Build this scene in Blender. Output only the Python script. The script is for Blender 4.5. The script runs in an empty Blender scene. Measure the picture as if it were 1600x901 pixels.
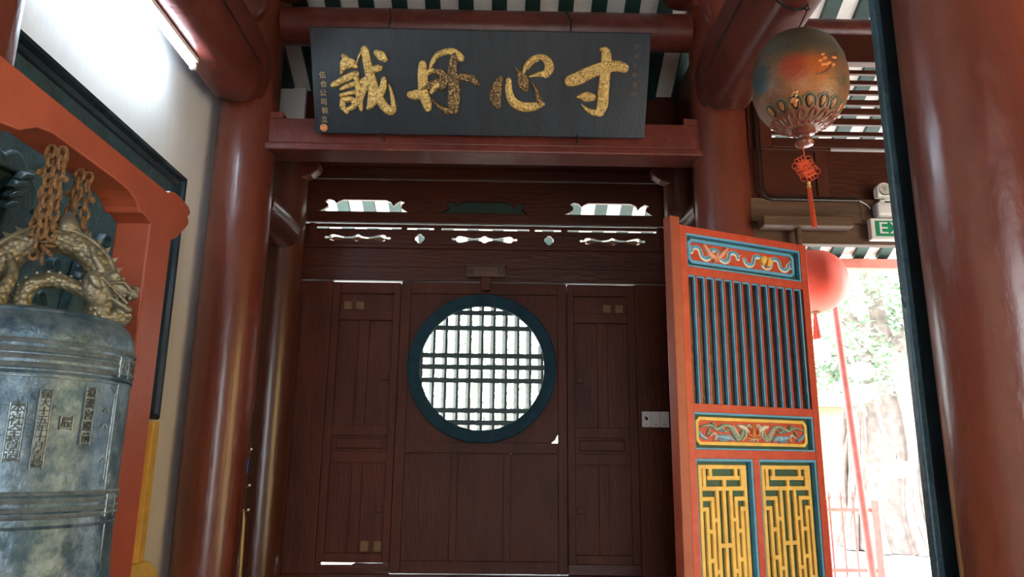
import bpy, bmesh, math, random
from mathutils import Vector, Matrix, Euler
R = math.radians
PI = math.pi
random.seed(7)
S = bpy.context.scene
C = S.collection

# ------------------------------------------------------------------ camera, sky, sun, exposure
cd = bpy.data.cameras.new('camera'); cam = bpy.data.objects.new('camera', cd); C.objects.link(cam)
cd.sensor_width = 36.0; cd.lens = 1160.0 / 1600.0 * 36.0; cd.clip_end = 300
cam.matrix_world = (Matrix.Translation((0, 0, 1.45)) @ Matrix.Rotation(R(-0.8), 4, 'Z')
                    @ Matrix.Rotation(R(90 + 13.1), 4, 'X') @ Matrix.Rotation(R(0.62), 4, 'Z'))
S.camera = cam
W = bpy.data.worlds.new('sky'); S.world = W; W.use_nodes = True
bg = W.node_tree.nodes['Background']
bg.inputs['Color'].default_value = (0.90, 0.96, 1.0, 1)
bg.inputs['Strength'].default_value = 12.0
sl = bpy.data.lights.new('sun', 'SUN'); sl.energy = 28.0; sl.angle = R(2); sl.color = (1.0, 0.95, 0.86)
sun = bpy.data.objects.new('sun', sl); C.objects.link(sun)
sun.rotation_euler = Vector((0.55, -0.50, -1.0)).to_track_quat('-Z', 'Y').to_euler()
S.view_settings.view_transform = 'Standard'; S.view_settings.look = 'None'
S.view_settings.gamma = 1.0; S.view_settings.use_curve_mapping = False
S.view_settings.exposure = 0.0

# ------------------------------------------------------------------ materials
MATS = {}
def mat(name, col, rough=0.5, metal=0.0, var=0.25, vscale=9.0, bump=0.08, bscale=60.0, col2=None, amt=0.5,
        sharp=0.12, coat=0.0, stretch=None, spec=0.5, emit=None, estr=0.0, thr=0.55, sub=0.0):
    if name in MATS: return MATS[name]
    m = bpy.data.materials.new(name); m.use_nodes = True
    nt = m.node_tree; N = nt.nodes; L = nt.links
    b = N['Principled BSDF']
    tc = N.new('ShaderNodeTexCoord')
    src = tc.outputs['Object']
    if stretch:
        mp = N.new('ShaderNodeMapping'); mp.inputs['Scale'].default_value = stretch
        L.new(src, mp.inputs['Vector']); src = mp.outputs['Vector']
    n1 = N.new('ShaderNodeTexNoise'); n1.inputs['Scale'].default_value = vscale; n1.inputs['Detail'].default_value = 6
    L.new(src, n1.inputs['Vector'])
    r1 = N.new('ShaderNodeValToRGB')
    r1.color_ramp.elements[0].position = 0.3; r1.color_ramp.elements[1].position = 0.72
    lo = [max(0, c * (1 - var)) for c in col]; hi = [min(1, c * (1 + var)) for c in col]
    r1.color_ramp.elements[0].color = (*lo, 1); r1.color_ramp.elements[1].color = (*hi, 1)
    L.new(n1.outputs['Fac'], r1.inputs['Fac'])
    out = r1.outputs['Color']
    if col2:
        n2 = N.new('ShaderNodeTexNoise'); n2.inputs['Scale'].default_value = vscale * 2.3; n2.inputs['Detail'].default_value = 8
        n2.inputs['Roughness'].default_value = 0.7
        L.new(src, n2.inputs['Vector'])
        r2 = N.new('ShaderNodeValToRGB')
        r2.color_ramp.elements[0].position = thr - sharp; r2.color_ramp.elements[1].position = thr + sharp
        r2.color_ramp.elements[0].color = (0, 0, 0, 1); r2.color_ramp.elements[1].color = (amt, amt, amt, 1)
        L.new(n2.outputs['Fac'], r2.inputs['Fac'])
        mx = N.new('ShaderNodeMixRGB'); mx.inputs['Color2'].default_value = (*col2, 1)
        L.new(r2.outputs['Color'], mx.inputs['Fac']); L.new(out, mx.inputs['Color1']); out = mx.outputs['Color']
    L.new(out, b.inputs['Base Color'])
    b.inputs['Roughness'].default_value = rough; b.inputs['Metallic'].default_value = metal
    b.inputs['Specular IOR Level'].default_value = spec
    if coat:
        b.inputs['Coat Weight'].default_value = coat; b.inputs['Coat Roughness'].default_value = 0.2
    if bump:
        n3 = N.new('ShaderNodeTexNoise'); n3.inputs['Scale'].default_value = bscale; n3.inputs['Detail'].default_value = 5
        L.new(src, n3.inputs['Vector'])
        bp = N.new('ShaderNodeBump'); bp.inputs['Strength'].default_value = bump; bp.inputs['Distance'].default_value = 0.02
        L.new(n3.outputs['Fac'], bp.inputs['Height']); L.new(bp.outputs['Normal'], b.inputs['Normal'])
    if emit:
        b.inputs['Emission Color'].default_value = (*emit, 1); b.inputs['Emission Strength'].default_value = estr
    MATS[name] = m
    return m

M = {}
M['lacquer'] = mat('red lacquered column', (0.155, 0.030, 0.016), 0.36, var=0.25, vscale=3, bump=0.4, bscale=16, col2=(0.24, 0.06, 0.032), amt=0.5, coat=0.6, stretch=(1, 1, 0.45))
M['beam'] = mat('red brown beam', (0.125, 0.024, 0.016), 0.36, var=0.25, vscale=4, bump=0.15, bscale=30, col2=(0.26, 0.07, 0.05), amt=0.4)
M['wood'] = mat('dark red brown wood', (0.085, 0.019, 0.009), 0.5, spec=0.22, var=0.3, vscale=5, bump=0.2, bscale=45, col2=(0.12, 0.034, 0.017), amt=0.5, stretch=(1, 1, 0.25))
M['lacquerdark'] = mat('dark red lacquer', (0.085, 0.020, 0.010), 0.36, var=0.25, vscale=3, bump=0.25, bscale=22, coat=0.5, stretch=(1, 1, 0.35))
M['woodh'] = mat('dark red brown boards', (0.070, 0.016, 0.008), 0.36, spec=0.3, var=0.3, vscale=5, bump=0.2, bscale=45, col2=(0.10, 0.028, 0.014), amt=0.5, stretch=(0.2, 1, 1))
M['brown'] = mat('dusty brown timber', (0.105, 0.050, 0.026), 0.6, var=0.3, vscale=6, bump=0.25, bscale=40, col2=(0.16, 0.09, 0.05), amt=0.5, stretch=(0.25, 1, 1))
M['stand'] = mat('orange red paint', (0.36, 0.075, 0.035), 0.42, var=0.12, vscale=7, bump=0.1, bscale=70, col2=(0.17, 0.03, 0.018), amt=0.55, thr=0.68, sharp=0.04)
M['leafred'] = mat('vermilion door paint', (0.52, 0.052, 0.024), 0.42, var=0.12, vscale=7, bump=0.08, bscale=70, col2=(0.62, 0.16, 0.08), amt=0.4)
M['maroon'] = mat('glossy maroon board', (0.040, 0.008, 0.007), 0.25, var=0.2, bump=0.08)
M['blue'] = mat('sky blue paint', (0.085, 0.36, 0.60), 0.5, var=0.15, bump=0.05, col2=(0.25, 0.5, 0.62), amt=0.35)
M['green'] = mat('deep green paint', (0.018, 0.085, 0.052), 0.5, var=0.2, bump=0.05)
M['yellow'] = mat('ochre yellow paint', (0.86, 0.56, 0.13), 0.48, var=0.12, bump=0.06, col2=(0.62, 0.34, 0.06), amt=0.4)
M['gold'] = mat('worn gold leaf', (1.0, 0.60, 0.19), 0.34, 0.35, var=0.2, vscale=45, bump=0.7, bscale=45, col2=(0.10, 0.045, 0.022), amt=0.95, thr=0.56, sharp=0.06)
M['goldworn'] = mat('badly worn gold leaf', (0.95, 0.58, 0.20), 0.38, 0.3, var=0.2, vscale=38, bump=0.7, bscale=45, col2=(0.07, 0.03, 0.018), amt=0.97, thr=0.44, sharp=0.08)
M['goldink'] = mat('fine gold ink', (0.62, 0.40, 0.16), 0.5, 0.2, var=0.3, bump=0, vscale=40)
M['faintink'] = mat('faded gold ink', (0.20, 0.12, 0.05), 0.6, 0.1, var=0.4, bump=0, vscale=60)
M['plaque'] = mat('black lacquer board', (0.008, 0.016, 0.024), 0.4, var=0.4, vscale=6, bump=0.22, bscale=70, col2=(0.020, 0.026, 0.031), amt=0.5, stretch=(3, 0.4, 1))
M['black'] = mat('black lacquer', (0.016, 0.036, 0.054), 0.24, var=0.3, vscale=6, bump=0.1)
M['relief'] = mat('dark teal carving', (0.042, 0.105, 0.145), 0.32, var=0.4, vscale=14, bump=0.3, bscale=50, col2=(0.10, 0.17, 0.20), amt=0.5)
M['plaster'] = mat('white plaster', (0.82, 0.82, 0.80), 0.85, var=0.07, vscale=2.2, bump=0.12, bscale=35, col2=(0.62, 0.64, 0.62), amt=0.3, stretch=(1, 1, 0.3))
M['ceil'] = mat('whitewashed roof boards', (0.88, 0.85, 0.82), 0.8, var=0.08, vscale=4, bump=0.1, col2=(0.5, 0.42, 0.36), amt=0.4, thr=0.66)
M['rafter'] = mat('dark green rafter', (0.010, 0.042, 0.036), 0.5, var=0.3, bump=0.1)
M['ring'] = mat('teal window ring', (0.007, 0.044, 0.064), 0.6, var=0.3, bump=0.15, spec=0.2)
M['bar'] = mat('dark green lattice bar', (0.030, 0.062, 0.062), 0.5, var=0.3, bump=0.1)
M['lathe'] = mat('pale lit lattice flank', (0.34, 0.37, 0.33), 0.6, var=0.25, bump=0.1, vscale=20)  # pale tone stands in for daylight on the flanks of the dark bars
M['bronze'] = mat('blue grey bell bronze', (0.034, 0.075, 0.108), 0.4, 0.4, var=0.35, vscale=7, bump=0.25, bscale=40, col2=(0.24, 0.31, 0.35), amt=0.7, sharp=0.14)
M['bronze2'] = mat('raised bell bronze', (0.24, 0.22, 0.155), 0.4, 0.5, var=0.3, vscale=25, bump=0.3, bscale=60, col2=(0.10, 0.11, 0.10), amt=0.6)
M['band'] = mat('polished bell band', (0.20, 0.25, 0.265), 0.35, 0.5, var=0.3, vscale=25, bump=0.2, bscale=60, col2=(0.05, 0.075, 0.085), amt=0.6)
M['ink'] = mat('dark incised character', (0.035, 0.045, 0.048), 0.6, 0.2, var=0.3, bump=0)
M['rust'] = mat('rusty iron', (0.27, 0.155, 0.07), 0.8, 0.2, var=0.35, vscale=40, bump=0.6, bscale=160, col2=(0.12, 0.05, 0.025), amt=0.6)
M['white'] = mat('white plastic', (0.88, 0.87, 0.84), 0.45, var=0.06, bump=0.02, col2=(0.55, 0.50, 0.42), amt=0.3, thr=0.62)
M['grey'] = mat('grey plastic', (0.35, 0.34, 0.38), 0.5, var=0.1, bump=0.02)
M['dark'] = mat('dark hole', (0.012, 0.011, 0.011), 0.6, var=0.1, bump=0)
M['exit'] = mat('exit sign green', (0.0, 0.30, 0.135), 0.4, var=0.05, bump=0)
M['conduit'] = mat('painted conduit', (0.035, 0.018, 0.014), 0.32, var=0.3, bump=0.2)
M['iron'] = mat('dark iron wire', (0.03, 0.028, 0.03), 0.5, 0.6, var=0.2, bump=0)
M['tan'] = mat('bare tan patch', (0.20, 0.10, 0.042), 0.6, var=0.25, bump=0.1)
M['tassel'] = mat('red silk cord', (0.70, 0.085, 0.025), 0.6, var=0.2, vscale=60, bump=0.3, bscale=200)
M['brass'] = mat('gilt thread', (0.75, 0.52, 0.16), 0.4, 0.5, var=0.2, bump=0)
M['finial'] = mat('turned red finial', (0.26, 0.07, 0.045), 0.25, var=0.2, bump=0.05, coat=0.5)
M['silk'] = mat('red lantern silk', (0.72, 0.085, 0.05), 0.6, var=0.1, bump=0.05)
M['trunk'] = mat('banyan bark', (0.26, 0.21, 0.19), 0.85, var=0.3, vscale=8, bump=0.3, bscale=20)
M['leaf'] = mat('sunlit leaf', (0.27, 0.37, 0.25), 0.5, var=0.5, vscale=2.2, bump=0)
M['ground'] = mat('pale concrete yard', (0.42, 0.41, 0.40), 0.85, var=0.1, bump=0.1)
M['floor'] = mat('terracotta floor', (0.14, 0.065, 0.045), 0.55, var=0.2, bump=0.1)
M['paint_pink'] = mat('faded red eave paint', (0.42, 0.13, 0.10), 0.55, var=0.2, bump=0.1)
M['pole'] = mat('faded red pole paint', (0.30, 0.075, 0.065), 0.5, var=0.2, bump=0.1)
M['housey'] = mat('yellow house wash', (0.60, 0.46, 0.16), 0.8, var=0.1, bump=0.05)
M['tile'] = mat('brown roof tile', (0.22, 0.12, 0.09), 0.8, var=0.3, bump=0.2)
M['paper'] = mat('pale lantern paper', (0.55, 0.53, 0.42), 0.7, var=0.1, bump=0)
M['bamboo'] = mat('gilded bamboo stick', (0.40, 0.26, 0.08), 0.4, 0.3, var=0.2, bump=0.1)
M['pearl'] = mat('pearl bead', (0.75, 0.68, 0.52), 0.2, var=0.05, bump=0)
M['tape'] = mat('blue tape', (0.012, 0.028, 0.16), 0.5, var=0.1, bump=0)
M['orange'] = mat('orange enamel', (0.78, 0.27, 0.09), 0.5, var=0.2, bump=0.05, vscale=30)
M['peach'] = mat('yellow peach enamel', (0.80, 0.50, 0.10), 0.5, var=0.15, bump=0.05)
M['pink'] = mat('salmon enamel', (0.78, 0.36, 0.24), 0.5, var=0.15, bump=0.05, vscale=30)
M['cream'] = mat('cream enamel edge', (0.75, 0.72, 0.58), 0.5, var=0.1, bump=0.05)
M['sage'] = mat('sage green enamel', (0.33, 0.42, 0.30), 0.5, var=0.35, vscale=40, bump=0.1, col2=(0.05, 0.13, 0.11), amt=0.6)
M['cloud'] = mat('blue cloud enamel', (0.30, 0.52, 0.68), 0.5, var=0.3, vscale=45, bump=0.1, col2=(0.04, 0.14, 0.32), amt=0.6)
M['olive'] = mat('faded olive paint', (0.13, 0.12, 0.06), 0.5, var=0.2, bump=0.05)
M['ochre'] = mat('ochre petal paint', (0.42, 0.19, 0.05), 0.5, var=0.2, bump=0.05)
M['tube'] = mat('lit fluorescent tube', (0.9, 0.9, 0.9), 0.4, var=0, bump=0, emit=(0.66, 0.83, 1.0), estr=62.0)

# dragon bronze: scale pattern relief, with shade between the scales put into the colour
def scale_bronze():
    m = bpy.data.materials.new('scaled dragon bronze'); m.use_nodes = True
    nt = m.node_tree; N = nt.nodes; L = nt.links; b = N['Principled BSDF']
    tc = N.new('ShaderNodeTexCoord'); v = N.new('ShaderNodeTexVoronoi'); v.inputs['Scale'].default_value = 75
    L.new(tc.outputs['Object'], v.inputs['Vector'])
    r = N.new('ShaderNodeValToRGB'); r.color_ramp.elements[0].color = (0.33, 0.27, 0.145, 1); r.color_ramp.elements[1].color = (0.060, 0.055, 0.036, 1)
    r.color_ramp.elements[1].position = 0.75
    L.new(v.outputs['Distance'], r.inputs['Fac'])
    n = N.new('ShaderNodeTexNoise'); n.inputs['Scale'].default_value = 18
    L.new(tc.outputs['Object'], n.inputs['Vector'])
    mx = N.new('ShaderNodeMixRGB'); mx.inputs['Color2'].default_value = (0.23, 0.215, 0.145, 1)
    mm = N.new('ShaderNodeMath'); mm.operation = 'MULTIPLY'; mm.inputs[1].default_value = 0.8
    L.new(n.outputs['Fac'], mm.inputs[0]); L.new(mm.outputs[0], mx.inputs['Fac'])
    L.new(r.outputs['Color'], mx.inputs['Color1']); L.new(mx.outputs['Color'], b.inputs['Base Color'])
    bp = N.new('ShaderNodeBump'); bp.invert = True; bp.inputs['Strength'].default_value = 0.7; bp.inputs['Distance'].default_value = 0.006
    L.new(v.outputs['Distance'], bp.inputs['Height']); L.new(bp.outputs['Normal'], b.inputs['Normal'])
    b.inputs['Metallic'].default_value = 0.45; b.inputs['Roughness'].default_value = 0.42
    return m
M['scale'] = scale_bronze()

# painted fabric of the old lantern (flat print on the cloth)
def lantern_cloth():
    m = bpy.data.materials.new('old painted lantern cloth'); m.use_nodes = True
    nt = m.node_tree; N = nt.nodes; L = nt.links; b = N['Principled BSDF']
    tc = N.new('ShaderNodeTexCoord')
    def noise(sc, det=6):
        n = N.new('ShaderNodeTexNoise'); n.inputs['Scale'].default_value = sc; n.inputs['Detail'].default_value = det
        L.new(tc.outputs['Object'], n.inputs['Vector']); return n.outputs['Fac']
    def ramp(src, p0, p1, c0=(0, 0, 0, 1), c1=(1, 1, 1, 1)):
        r = N.new('ShaderNodeValToRGB'); r.color_ramp.elements[0].position = p0; r.color_ramp.elements[1].position = p1
        r.color_ramp.elements[0].color = c0; r.color_ramp.elements[1].color = c1; L.new(src, r.inputs['Fac']); return r.outputs['Color']
    def mixc(f, a, c):
        x = N.new('ShaderNodeMixRGB'); L.new(f, x.inputs['Fac'])
        if isinstance(a, tuple): x.inputs['Color1'].default_value = a
        else: L.new(a, x.inputs['Color1'])
        if isinstance(c, tuple): x.inputs['Color2'].default_value = c
        else: L.new(c, x.inputs['Color2'])
        return x.outputs['Color']
    def blob(loc, r0, r1, wob=0.08):
        mp = N.new('ShaderNodeVectorMath'); mp.operation = 'DISTANCE'; mp.inputs[1].default_value = loc
        L.new(tc.outputs['Object'], mp.inputs[0])
        ad = N.new('ShaderNodeMath'); ad.operation = 'MULTIPLY_ADD'; ad.inputs[1].default_value = wob; L.new(noise(14), ad.inputs[0]); L.new(mp.outputs['Value'], ad.inputs[2])
        return ramp(ad.outputs[0], r0, r1, (1, 1, 1, 1), (0, 0, 0, 1))
    base = ramp(noise(9), 0.3, 0.7, (0.17, 0.075, 0.034, 1), (0.30, 0.135, 0.06, 1))
    base = mixc(blob((-0.05, -0.19, -0.08), 0.09, 0.19), base, (0.42, 0.15, 0.035, 1))
    base = mixc(blob((-0.10, -0.19, -0.02), 0.085, 0.12), base, (0.40, 0.055, 0.016, 1))
    base = mixc(blob((0.0, -0.21, -0.02), 0.08, 0.115), base, (0.48, 0.11, 0.02, 1))
    sp = N.new('ShaderNodeSeparateXYZ'); L.new(tc.outputs['Object'], sp.inputs[0])
    za = N.new('ShaderNodeMath'); za.operation = 'ADD'; za.inputs[1].default_value = 0.5; L.new(sp.outputs['Z'], za.inputs[0])
    zn = N.new('ShaderNodeMath'); zn.operation = 'MULTIPLY_ADD'; zn.inputs[1].default_value = 0.10; L.new(noise(7), zn.inputs[0]); L.new(za.outputs[0], zn.inputs[2])
    base = mixc(ramp(zn.outputs[0], 0.55, 0.64), base, (0.085, 0.07, 0.046, 1))
    base = mixc(blob((-0.21, -0.04, -0.01), 0.09, 0.14), base, (0.035, 0.06, 0.06, 1))
    base = mixc(blob((-0.20, -0.07, -0.07), 0.045, 0.065), base, (0.025, 0.10, 0.14, 1))
    base = mixc(blob((0.07, -0.19, 0.03), 0.045, 0.07, 0.06), base, (0.05, 0.048, 0.03, 1))
    base = mixc(blob((0.12, -0.16, -0.07), 0.045, 0.07, 0.06), base, (0.10, 0.09, 0.055, 1))
    base = mixc(ramp(zn.outputs[0], 0.31, 0.37, (1, 1, 1, 1), (0, 0, 0, 1)), base, (0.26, 0.14, 0.09, 1))
    L.new(base, b.inputs['Base Color']); b.inputs['Roughness'].default_value = 0.5
    bp = N.new('ShaderNodeBump'); bp.inputs['Strength'].default_value = 0.5; bp.inputs['Distance'].default_value = 0.01
    L.new(noise(55, 8), bp.inputs['Height']); L.new(bp.outputs['Normal'], b.inputs['Normal'])
    b.inputs['Coat Weight'].default_value = 0.2; b.inputs['Coat Roughness'].default_value = 0.25
    return m
M['cloth'] = lantern_cloth()

# ------------------------------------------------------------------ helpers
def link(o, parent=None):
    C.objects.link(o)
    if parent is not None: o.parent = parent
    return o
def tag(o, label=None, cat=None, group=None, kind=None):
    if label: o['label'] = label
    if cat: o['category'] = cat
    if group: o['group'] = group
    if kind: o['kind'] = kind
    return o
def thing(name, label, cat, loc=(0, 0, 0), rot=(0, 0, 0), group=None, kind=None):
    o = bpy.data.objects.new(name, None); o.empty_display_size = 0.1
    o.location = loc; o.rotation_euler = rot
    link(o); tag(o, label, cat, group, kind); return o
def fix(bm):
    bmesh.ops.recalc_face_normals(bm, faces=bm.faces)
class MB:
    def __init__(s): s.bm = bmesh.new()
    def box(s, x0, x1, y0, y1, z0, z1):
        v = [s.bm.verts.new(p) for p in ((x0, y0, z0), (x1, y0, z0), (x1, y1, z0), (x0, y1, z0), (x0, y0, z1), (x1, y0, z1), (x1, y1, z1), (x0, y1, z1))]
        for f in ((3, 2, 1, 0), (4, 5, 6, 7), (0, 1, 5, 4), (1, 2, 6, 5), (2, 3, 7, 6), (3, 0, 4, 7)): s.bm.faces.new([v[i] for i in f])
        return s
    def prism(s, poly, a0, a1, axis='Y'):
        """poly 2D points; axis Y: (x,z), X: (y,z), Z: (x,y)"""
        def P(p, a):
            return {'Y': (p[0], a, p[1]), 'X': (a, p[0], p[1]), 'Z': (p[0], p[1], a)}[axis]
        A = [s.bm.verts.new(P(p, a0)) for p in poly]; B = [s.bm.verts.new(P(p, a1)) for p in poly]
        n = len(poly)
        s.bm.faces.new(A); s.bm.faces.new(B[::-1])
        for i in range(n): s.bm.faces.new((A[i], B[i], B[(i + 1) % n], A[(i + 1) % n]))
        return s
    def lathe(s, prof, cx=0, cy=0, n=32, a0=0.0):
        rings = []
        for r, z in prof:
            if r < 1e-5: rings.append([s.bm.verts.new((cx, cy, z))])
            else: rings.append([s.bm.verts.new((cx + r * math.cos(a0 + 2 * PI * k / n), cy + r * math.sin(a0 + 2 * PI * k / n), z)) for k in range(n)])
        for A, B in zip(rings, rings[1:]):
            for k in range(n):
                q = [A[k % len(A)], A[(k + 1) % len(A)], B[(k + 1) % len(B)], B[k % len(B)]]
                q2 = []
                for v in q:
                    if v not in q2: q2.append(v)
                if len(q2) > 2: s.bm.faces.new(q2)
        for ring in (rings[0], rings[-1]):
            if len(ring) > 2:
                s.bm.faces.new(ring)
        return s
    def tube(s, path, r, n=10, cap=True, up=None):
        path = [Vector(p) for p in path]
        rad = r if isinstance(r, (list, tuple)) else [r] * len(path)
        rings = []; prev = None
        for i, p in enumerate(path):
            t = (path[min(i + 1, len(path) - 1)] - path[max(i - 1, 0)]).normalized()
            if prev is None:
                ref = Vector(up) if up else (Vector((0, 0, 1)) if abs(t.z) < 0.9 else Vector((1, 0, 0)))
                a = (ref - t * ref.dot(t)).normalized()
            else:
                a = (prev - t * prev.dot(t)).normalized()
            prev = a; b = t.cross(a)
            rings.append([s.bm.verts.new(p + (a * math.cos(2 * PI * k / n) + b * math.sin(2 * PI * k / n)) * rad[i]) for k in range(n)])
        for A, B in zip(rings, rings[1:]):
            for k in range(n): s.bm.faces.new((A[k], A[(k + 1) % n], B[(k + 1) % n], B[k]))
        if cap:
            s.bm.faces.new(rings[0][::-1]); s.bm.faces.new(rings[-1])
        return s
    def ball(s, c, r, u=12, v=8, rot=None):
        r = (r, r, r) if not isinstance(r, (tuple, list)) else r
        mtx = Matrix.Translation(c)
        if rot: mtx = mtx @ Euler(rot).to_matrix().to_4x4()
        mtx = mtx @ Matrix.Diagonal((*r, 1))
        bmesh.ops.create_uvsphere(s.bm, u_segments=u, v_segments=v, radius=1, matrix=mtx); return s
    def torus(s, c, R1, r, rot=(0, 0, 0), n=14, k=6, sx=1.0, sy=1.0):
        E = Euler(rot).to_matrix(); c = Vector(c); rings = []
        for i in range(n):
            a = 2 * PI * i / n; ring = []
            for j in range(k):
                b = 2 * PI * j / k
                ring.append(s.bm.verts.new(c + E @ Vector((math.cos(a) * (R1 * sx + r * math.cos(b)), math.sin(a) * (R1 * sy + r * math.cos(b)), r * math.sin(b)))))
            rings.append(ring)
        for i in range(n):
            A, B = rings[i], rings[(i + 1) % n]
            for j in range(k): s.bm.faces.new((A[j], B[j], B[(j + 1) % k], A[(j + 1) % k]))
        return s
    def stroke(s, pts, h=0.02, z0=0.0, sub=6, f=None, prof=((-1, 0), (-0.86, 0.62), (-0.4, 0.95), (0.4, 0.95), (0.86, 0.62), (1, 0)), cap=True):
        """brush stroke relief: pts (x, y, width) in the xy plane, relief along +z (or mapped by f)"""
        P = [Vector((p[0], p[1], p[2])) for p in pts]
        Q = []
        for i in range(len(P) - 1):
            p0 = P[max(i - 1, 0)]; p1 = P[i]; p2 = P[i + 1]; p3 = P[min(i + 2, len(P) - 1)]
            for k in range(sub):
                t = k / sub
                Q.append(0.5 * ((2 * p1) + (-p0 + p2) * t + (2 * p0 - 5 * p1 + 4 * p2 - p3) * t * t + (-p0 + 3 * p1 - 3 * p2 + p3) * t ** 3))
        Q.append(P[-1])
        if cap:
            d0 = (Q[0] - Q[1]); d0.z = 0; d0.normalize(); d1 = (Q[-1] - Q[-2]); d1.z = 0; d1.normalize()
            w0 = Q[0].z; w1 = Q[-1].z
            pre = [Vector((Q[0].x + d0.x * w0 * 0.5 * t, Q[0].y + d0.y * w0 * 0.5 * t, w0 * math.sqrt(max(0.02, 1 - t * t)))) for t in (1.0, 0.85, 0.5)]
            post = [Vector((Q[-1].x + d1.x * w1 * 0.5 * t, Q[-1].y + d1.y * w1 * 0.5 * t, w1 * math.sqrt(max(0.02, 1 - t * t)))) for t in (0.5, 0.85, 1.0)]
            Q = pre + Q + post
        rows = []
        for i, q in enumerate(Q):
            d = Q[min(i + 1, len(Q) - 1)] - Q[max(i - 1, 0)]; d.z = 0
            if d.length < 1e-9: d = Vector((1, 0, 0))
            d.normalize(); nx, ny = -d.y, d.x; w = max(q.z, 1e-4) * 0.5
            endf = 1.0 if 0 < i < len(Q) - 1 else 0.0
            row = []
            for a, b in prof:
                p = (q.x + nx * w * a, q.y + ny * w * a, z0 + h * b * (endf if cap else 1))
                row.append(s.bm.verts.new(f(*p) if f else p))
            rows.append(row)
        for A, B in zip(rows, rows[1:]):
            for k in range(len(prof) - 1): s.bm.faces.new((A[k], A[k + 1], B[k + 1], B[k]))
            s.bm.faces.new((A[-1], A[0], B[0], B[-1]))
        return s
    def xf(s, m):
        bmesh.ops.transform(s.bm, matrix=m, verts=s.bm.verts); return s
    def mesh(s, name, bevel=0.0, seg=2, smooth=False):
        fix(s.bm)
        if bevel:
            ed = [e for e in s.bm.edges if len(e.link_faces) == 2 and e.calc_face_angle(0) > R(35)]
            bmesh.ops.bevel(s.bm, geom=ed, offset=bevel, segments=seg, profile=0.5, affect='EDGES', clamp_overlap=True)
        me = bpy.data.meshes.new(name); s.bm.to_mesh(me); s.bm.free()
        if smooth:
            for p in me.polygons: p.use_smooth = True
            me.set_sharp_from_angle(angle=R(42)) if hasattr(me, 'set_sharp_from_angle') else None
        return me
    def build(s, name, m, parent=None, bevel=0.0, smooth=False, seg=2):
        me = s.mesh(name, bevel, seg, smooth); me.materials.append(m)
        return link(bpy.data.objects.new(name, me), parent)
def box(name, m, parent, x0, x1, y0, y1, z0, z1, bevel=0.004):
    return MB().box(min(x0, x1), max(x0, x1), min(y0, y1), max(y0, y1), min(z0, z1), max(z0, z1)).build(name, m, parent, bevel)
def inst(me, name, parent=None, loc=(0, 0, 0), rot=(0, 0, 0), scale=None):
    o = bpy.data.objects.new(name, me); link(o, parent); o.location = loc; o.rotation_euler = rot
    if scale: o.scale = scale
    return o
def curve_mesh(name, loops, depth, bevel=0.0):
    """2D outline with holes, filled and given thickness; lies in xy, thickness along +-z depth/2"""
    cu = bpy.data.curves.new(name, 'CURVE'); cu.dimensions = '2D'; cu.fill_mode = 'BOTH'; cu.extrude = depth / 2 - bevel; cu.bevel_depth = bevel; cu.bevel_resolution = 1
    for lp in loops:
        sp = cu.splines.new('POLY'); sp.points.add(len(lp) - 1)
        for i, p in enumerate(lp): sp.points[i].co = (p[0], p[1], 0, 1)
        sp.use_cyclic_u = True
    o = bpy.data.objects.new(name, cu); C.objects.link(o)
    bpy.context.view_layer.update()
    me = bpy.data.meshes.new_from_object(o.evaluated_get(bpy.context.evaluated_depsgraph_get()))
    bpy.data.objects.remove(o); bpy.data.curves.remove(cu); me.name = name
    return me
def board(name, m, parent, loops, y0, y1, bevel=0.0):
    """board in the xz plane between y0 and y1, loops = outline + holes as (x,z)"""
    me = curve_mesh(name, loops, abs(y1 - y0), bevel)
    me.transform(Matrix.Translation((0, (y0 + y1) / 2, 0)) @ Matrix.Rotation(PI / 2, 4, 'X'))
    me.materials.append(m)
    return link(bpy.data.objects.new(name, me), parent)
def text_mesh(body, size, depth=0.002, space=1.0):
    cu = bpy.data.curves.new('lettering', 'FONT'); cu.body = body; cu.size = size; cu.extrude = depth / 2; cu.align_x = 'CENTER'; cu.align_y = 'CENTER'
    cu.resolution_u = 2; cu.space_character = space
    o = bpy.data.objects.new('lettering', cu); C.objects.link(o); bpy.context.view_layer.update()
    me = bpy.data.meshes.new_from_object(o.evaluated_get(bpy.context.evaluated_depsgraph_get()))
    bpy.data.objects.remove(o); bpy.data.curves.remove(cu)
    return me
def circ(cx, cy, r, n=64, a0=0, a1=2 * PI):
    return [(cx + r * math.cos(a0 + (a1 - a0) * i / n), cy + r * math.sin(a0 + (a1 - a0) * i / n)) for i in range(n)]
def rect(x0, x1, z0, z1): return [(x0, z0), (x1, z0), (x1, z1), (x0, z1)]
def empty_part(name, parent, loc=(0, 0, 0)):
    o = bpy.data.objects.new(name, None); o.empty_display_size = 0.05; link(o, parent); o.location = loc; return o

# ------------------------------------------------------------------ the setting
FZ = 0.2
def roofz(y): return 7.22 - 0.5 * y
box('floor', M['floor'], None, -1.9, 4.4, -2.6, 5.7, FZ - 0.2, FZ, 0)
tag(bpy.data.objects['floor'], 'terracotta floor of the hall', kind='structure')
g = box('yard_ground', M['ground'], None, -30, 40, 5.7, 45, -0.1, 0.05, 0); tag(g, 'pale concrete yard outside the doors', kind='structure')
g = box('courtyard_ground', M['ground'], None, -30, 40, -30, -2.6, -0.1, 0.05, 0); tag(g, 'pale courtyard ground behind the hall', kind='structure')
w = MB().box(7.2, 7.5, -6, 5.2, 0.05, 4.2).build('wall_warm_bounce', mat('warm bounce yellow', (0.74, 0.50, 0.18), 0.85, var=0.12, vscale=2, bump=0.1), None); tag(w, 'unseen yellow wall added to bounce warm light into the hall', kind='structure')  # out of view; added so warm light bounces through the side opening
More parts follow.
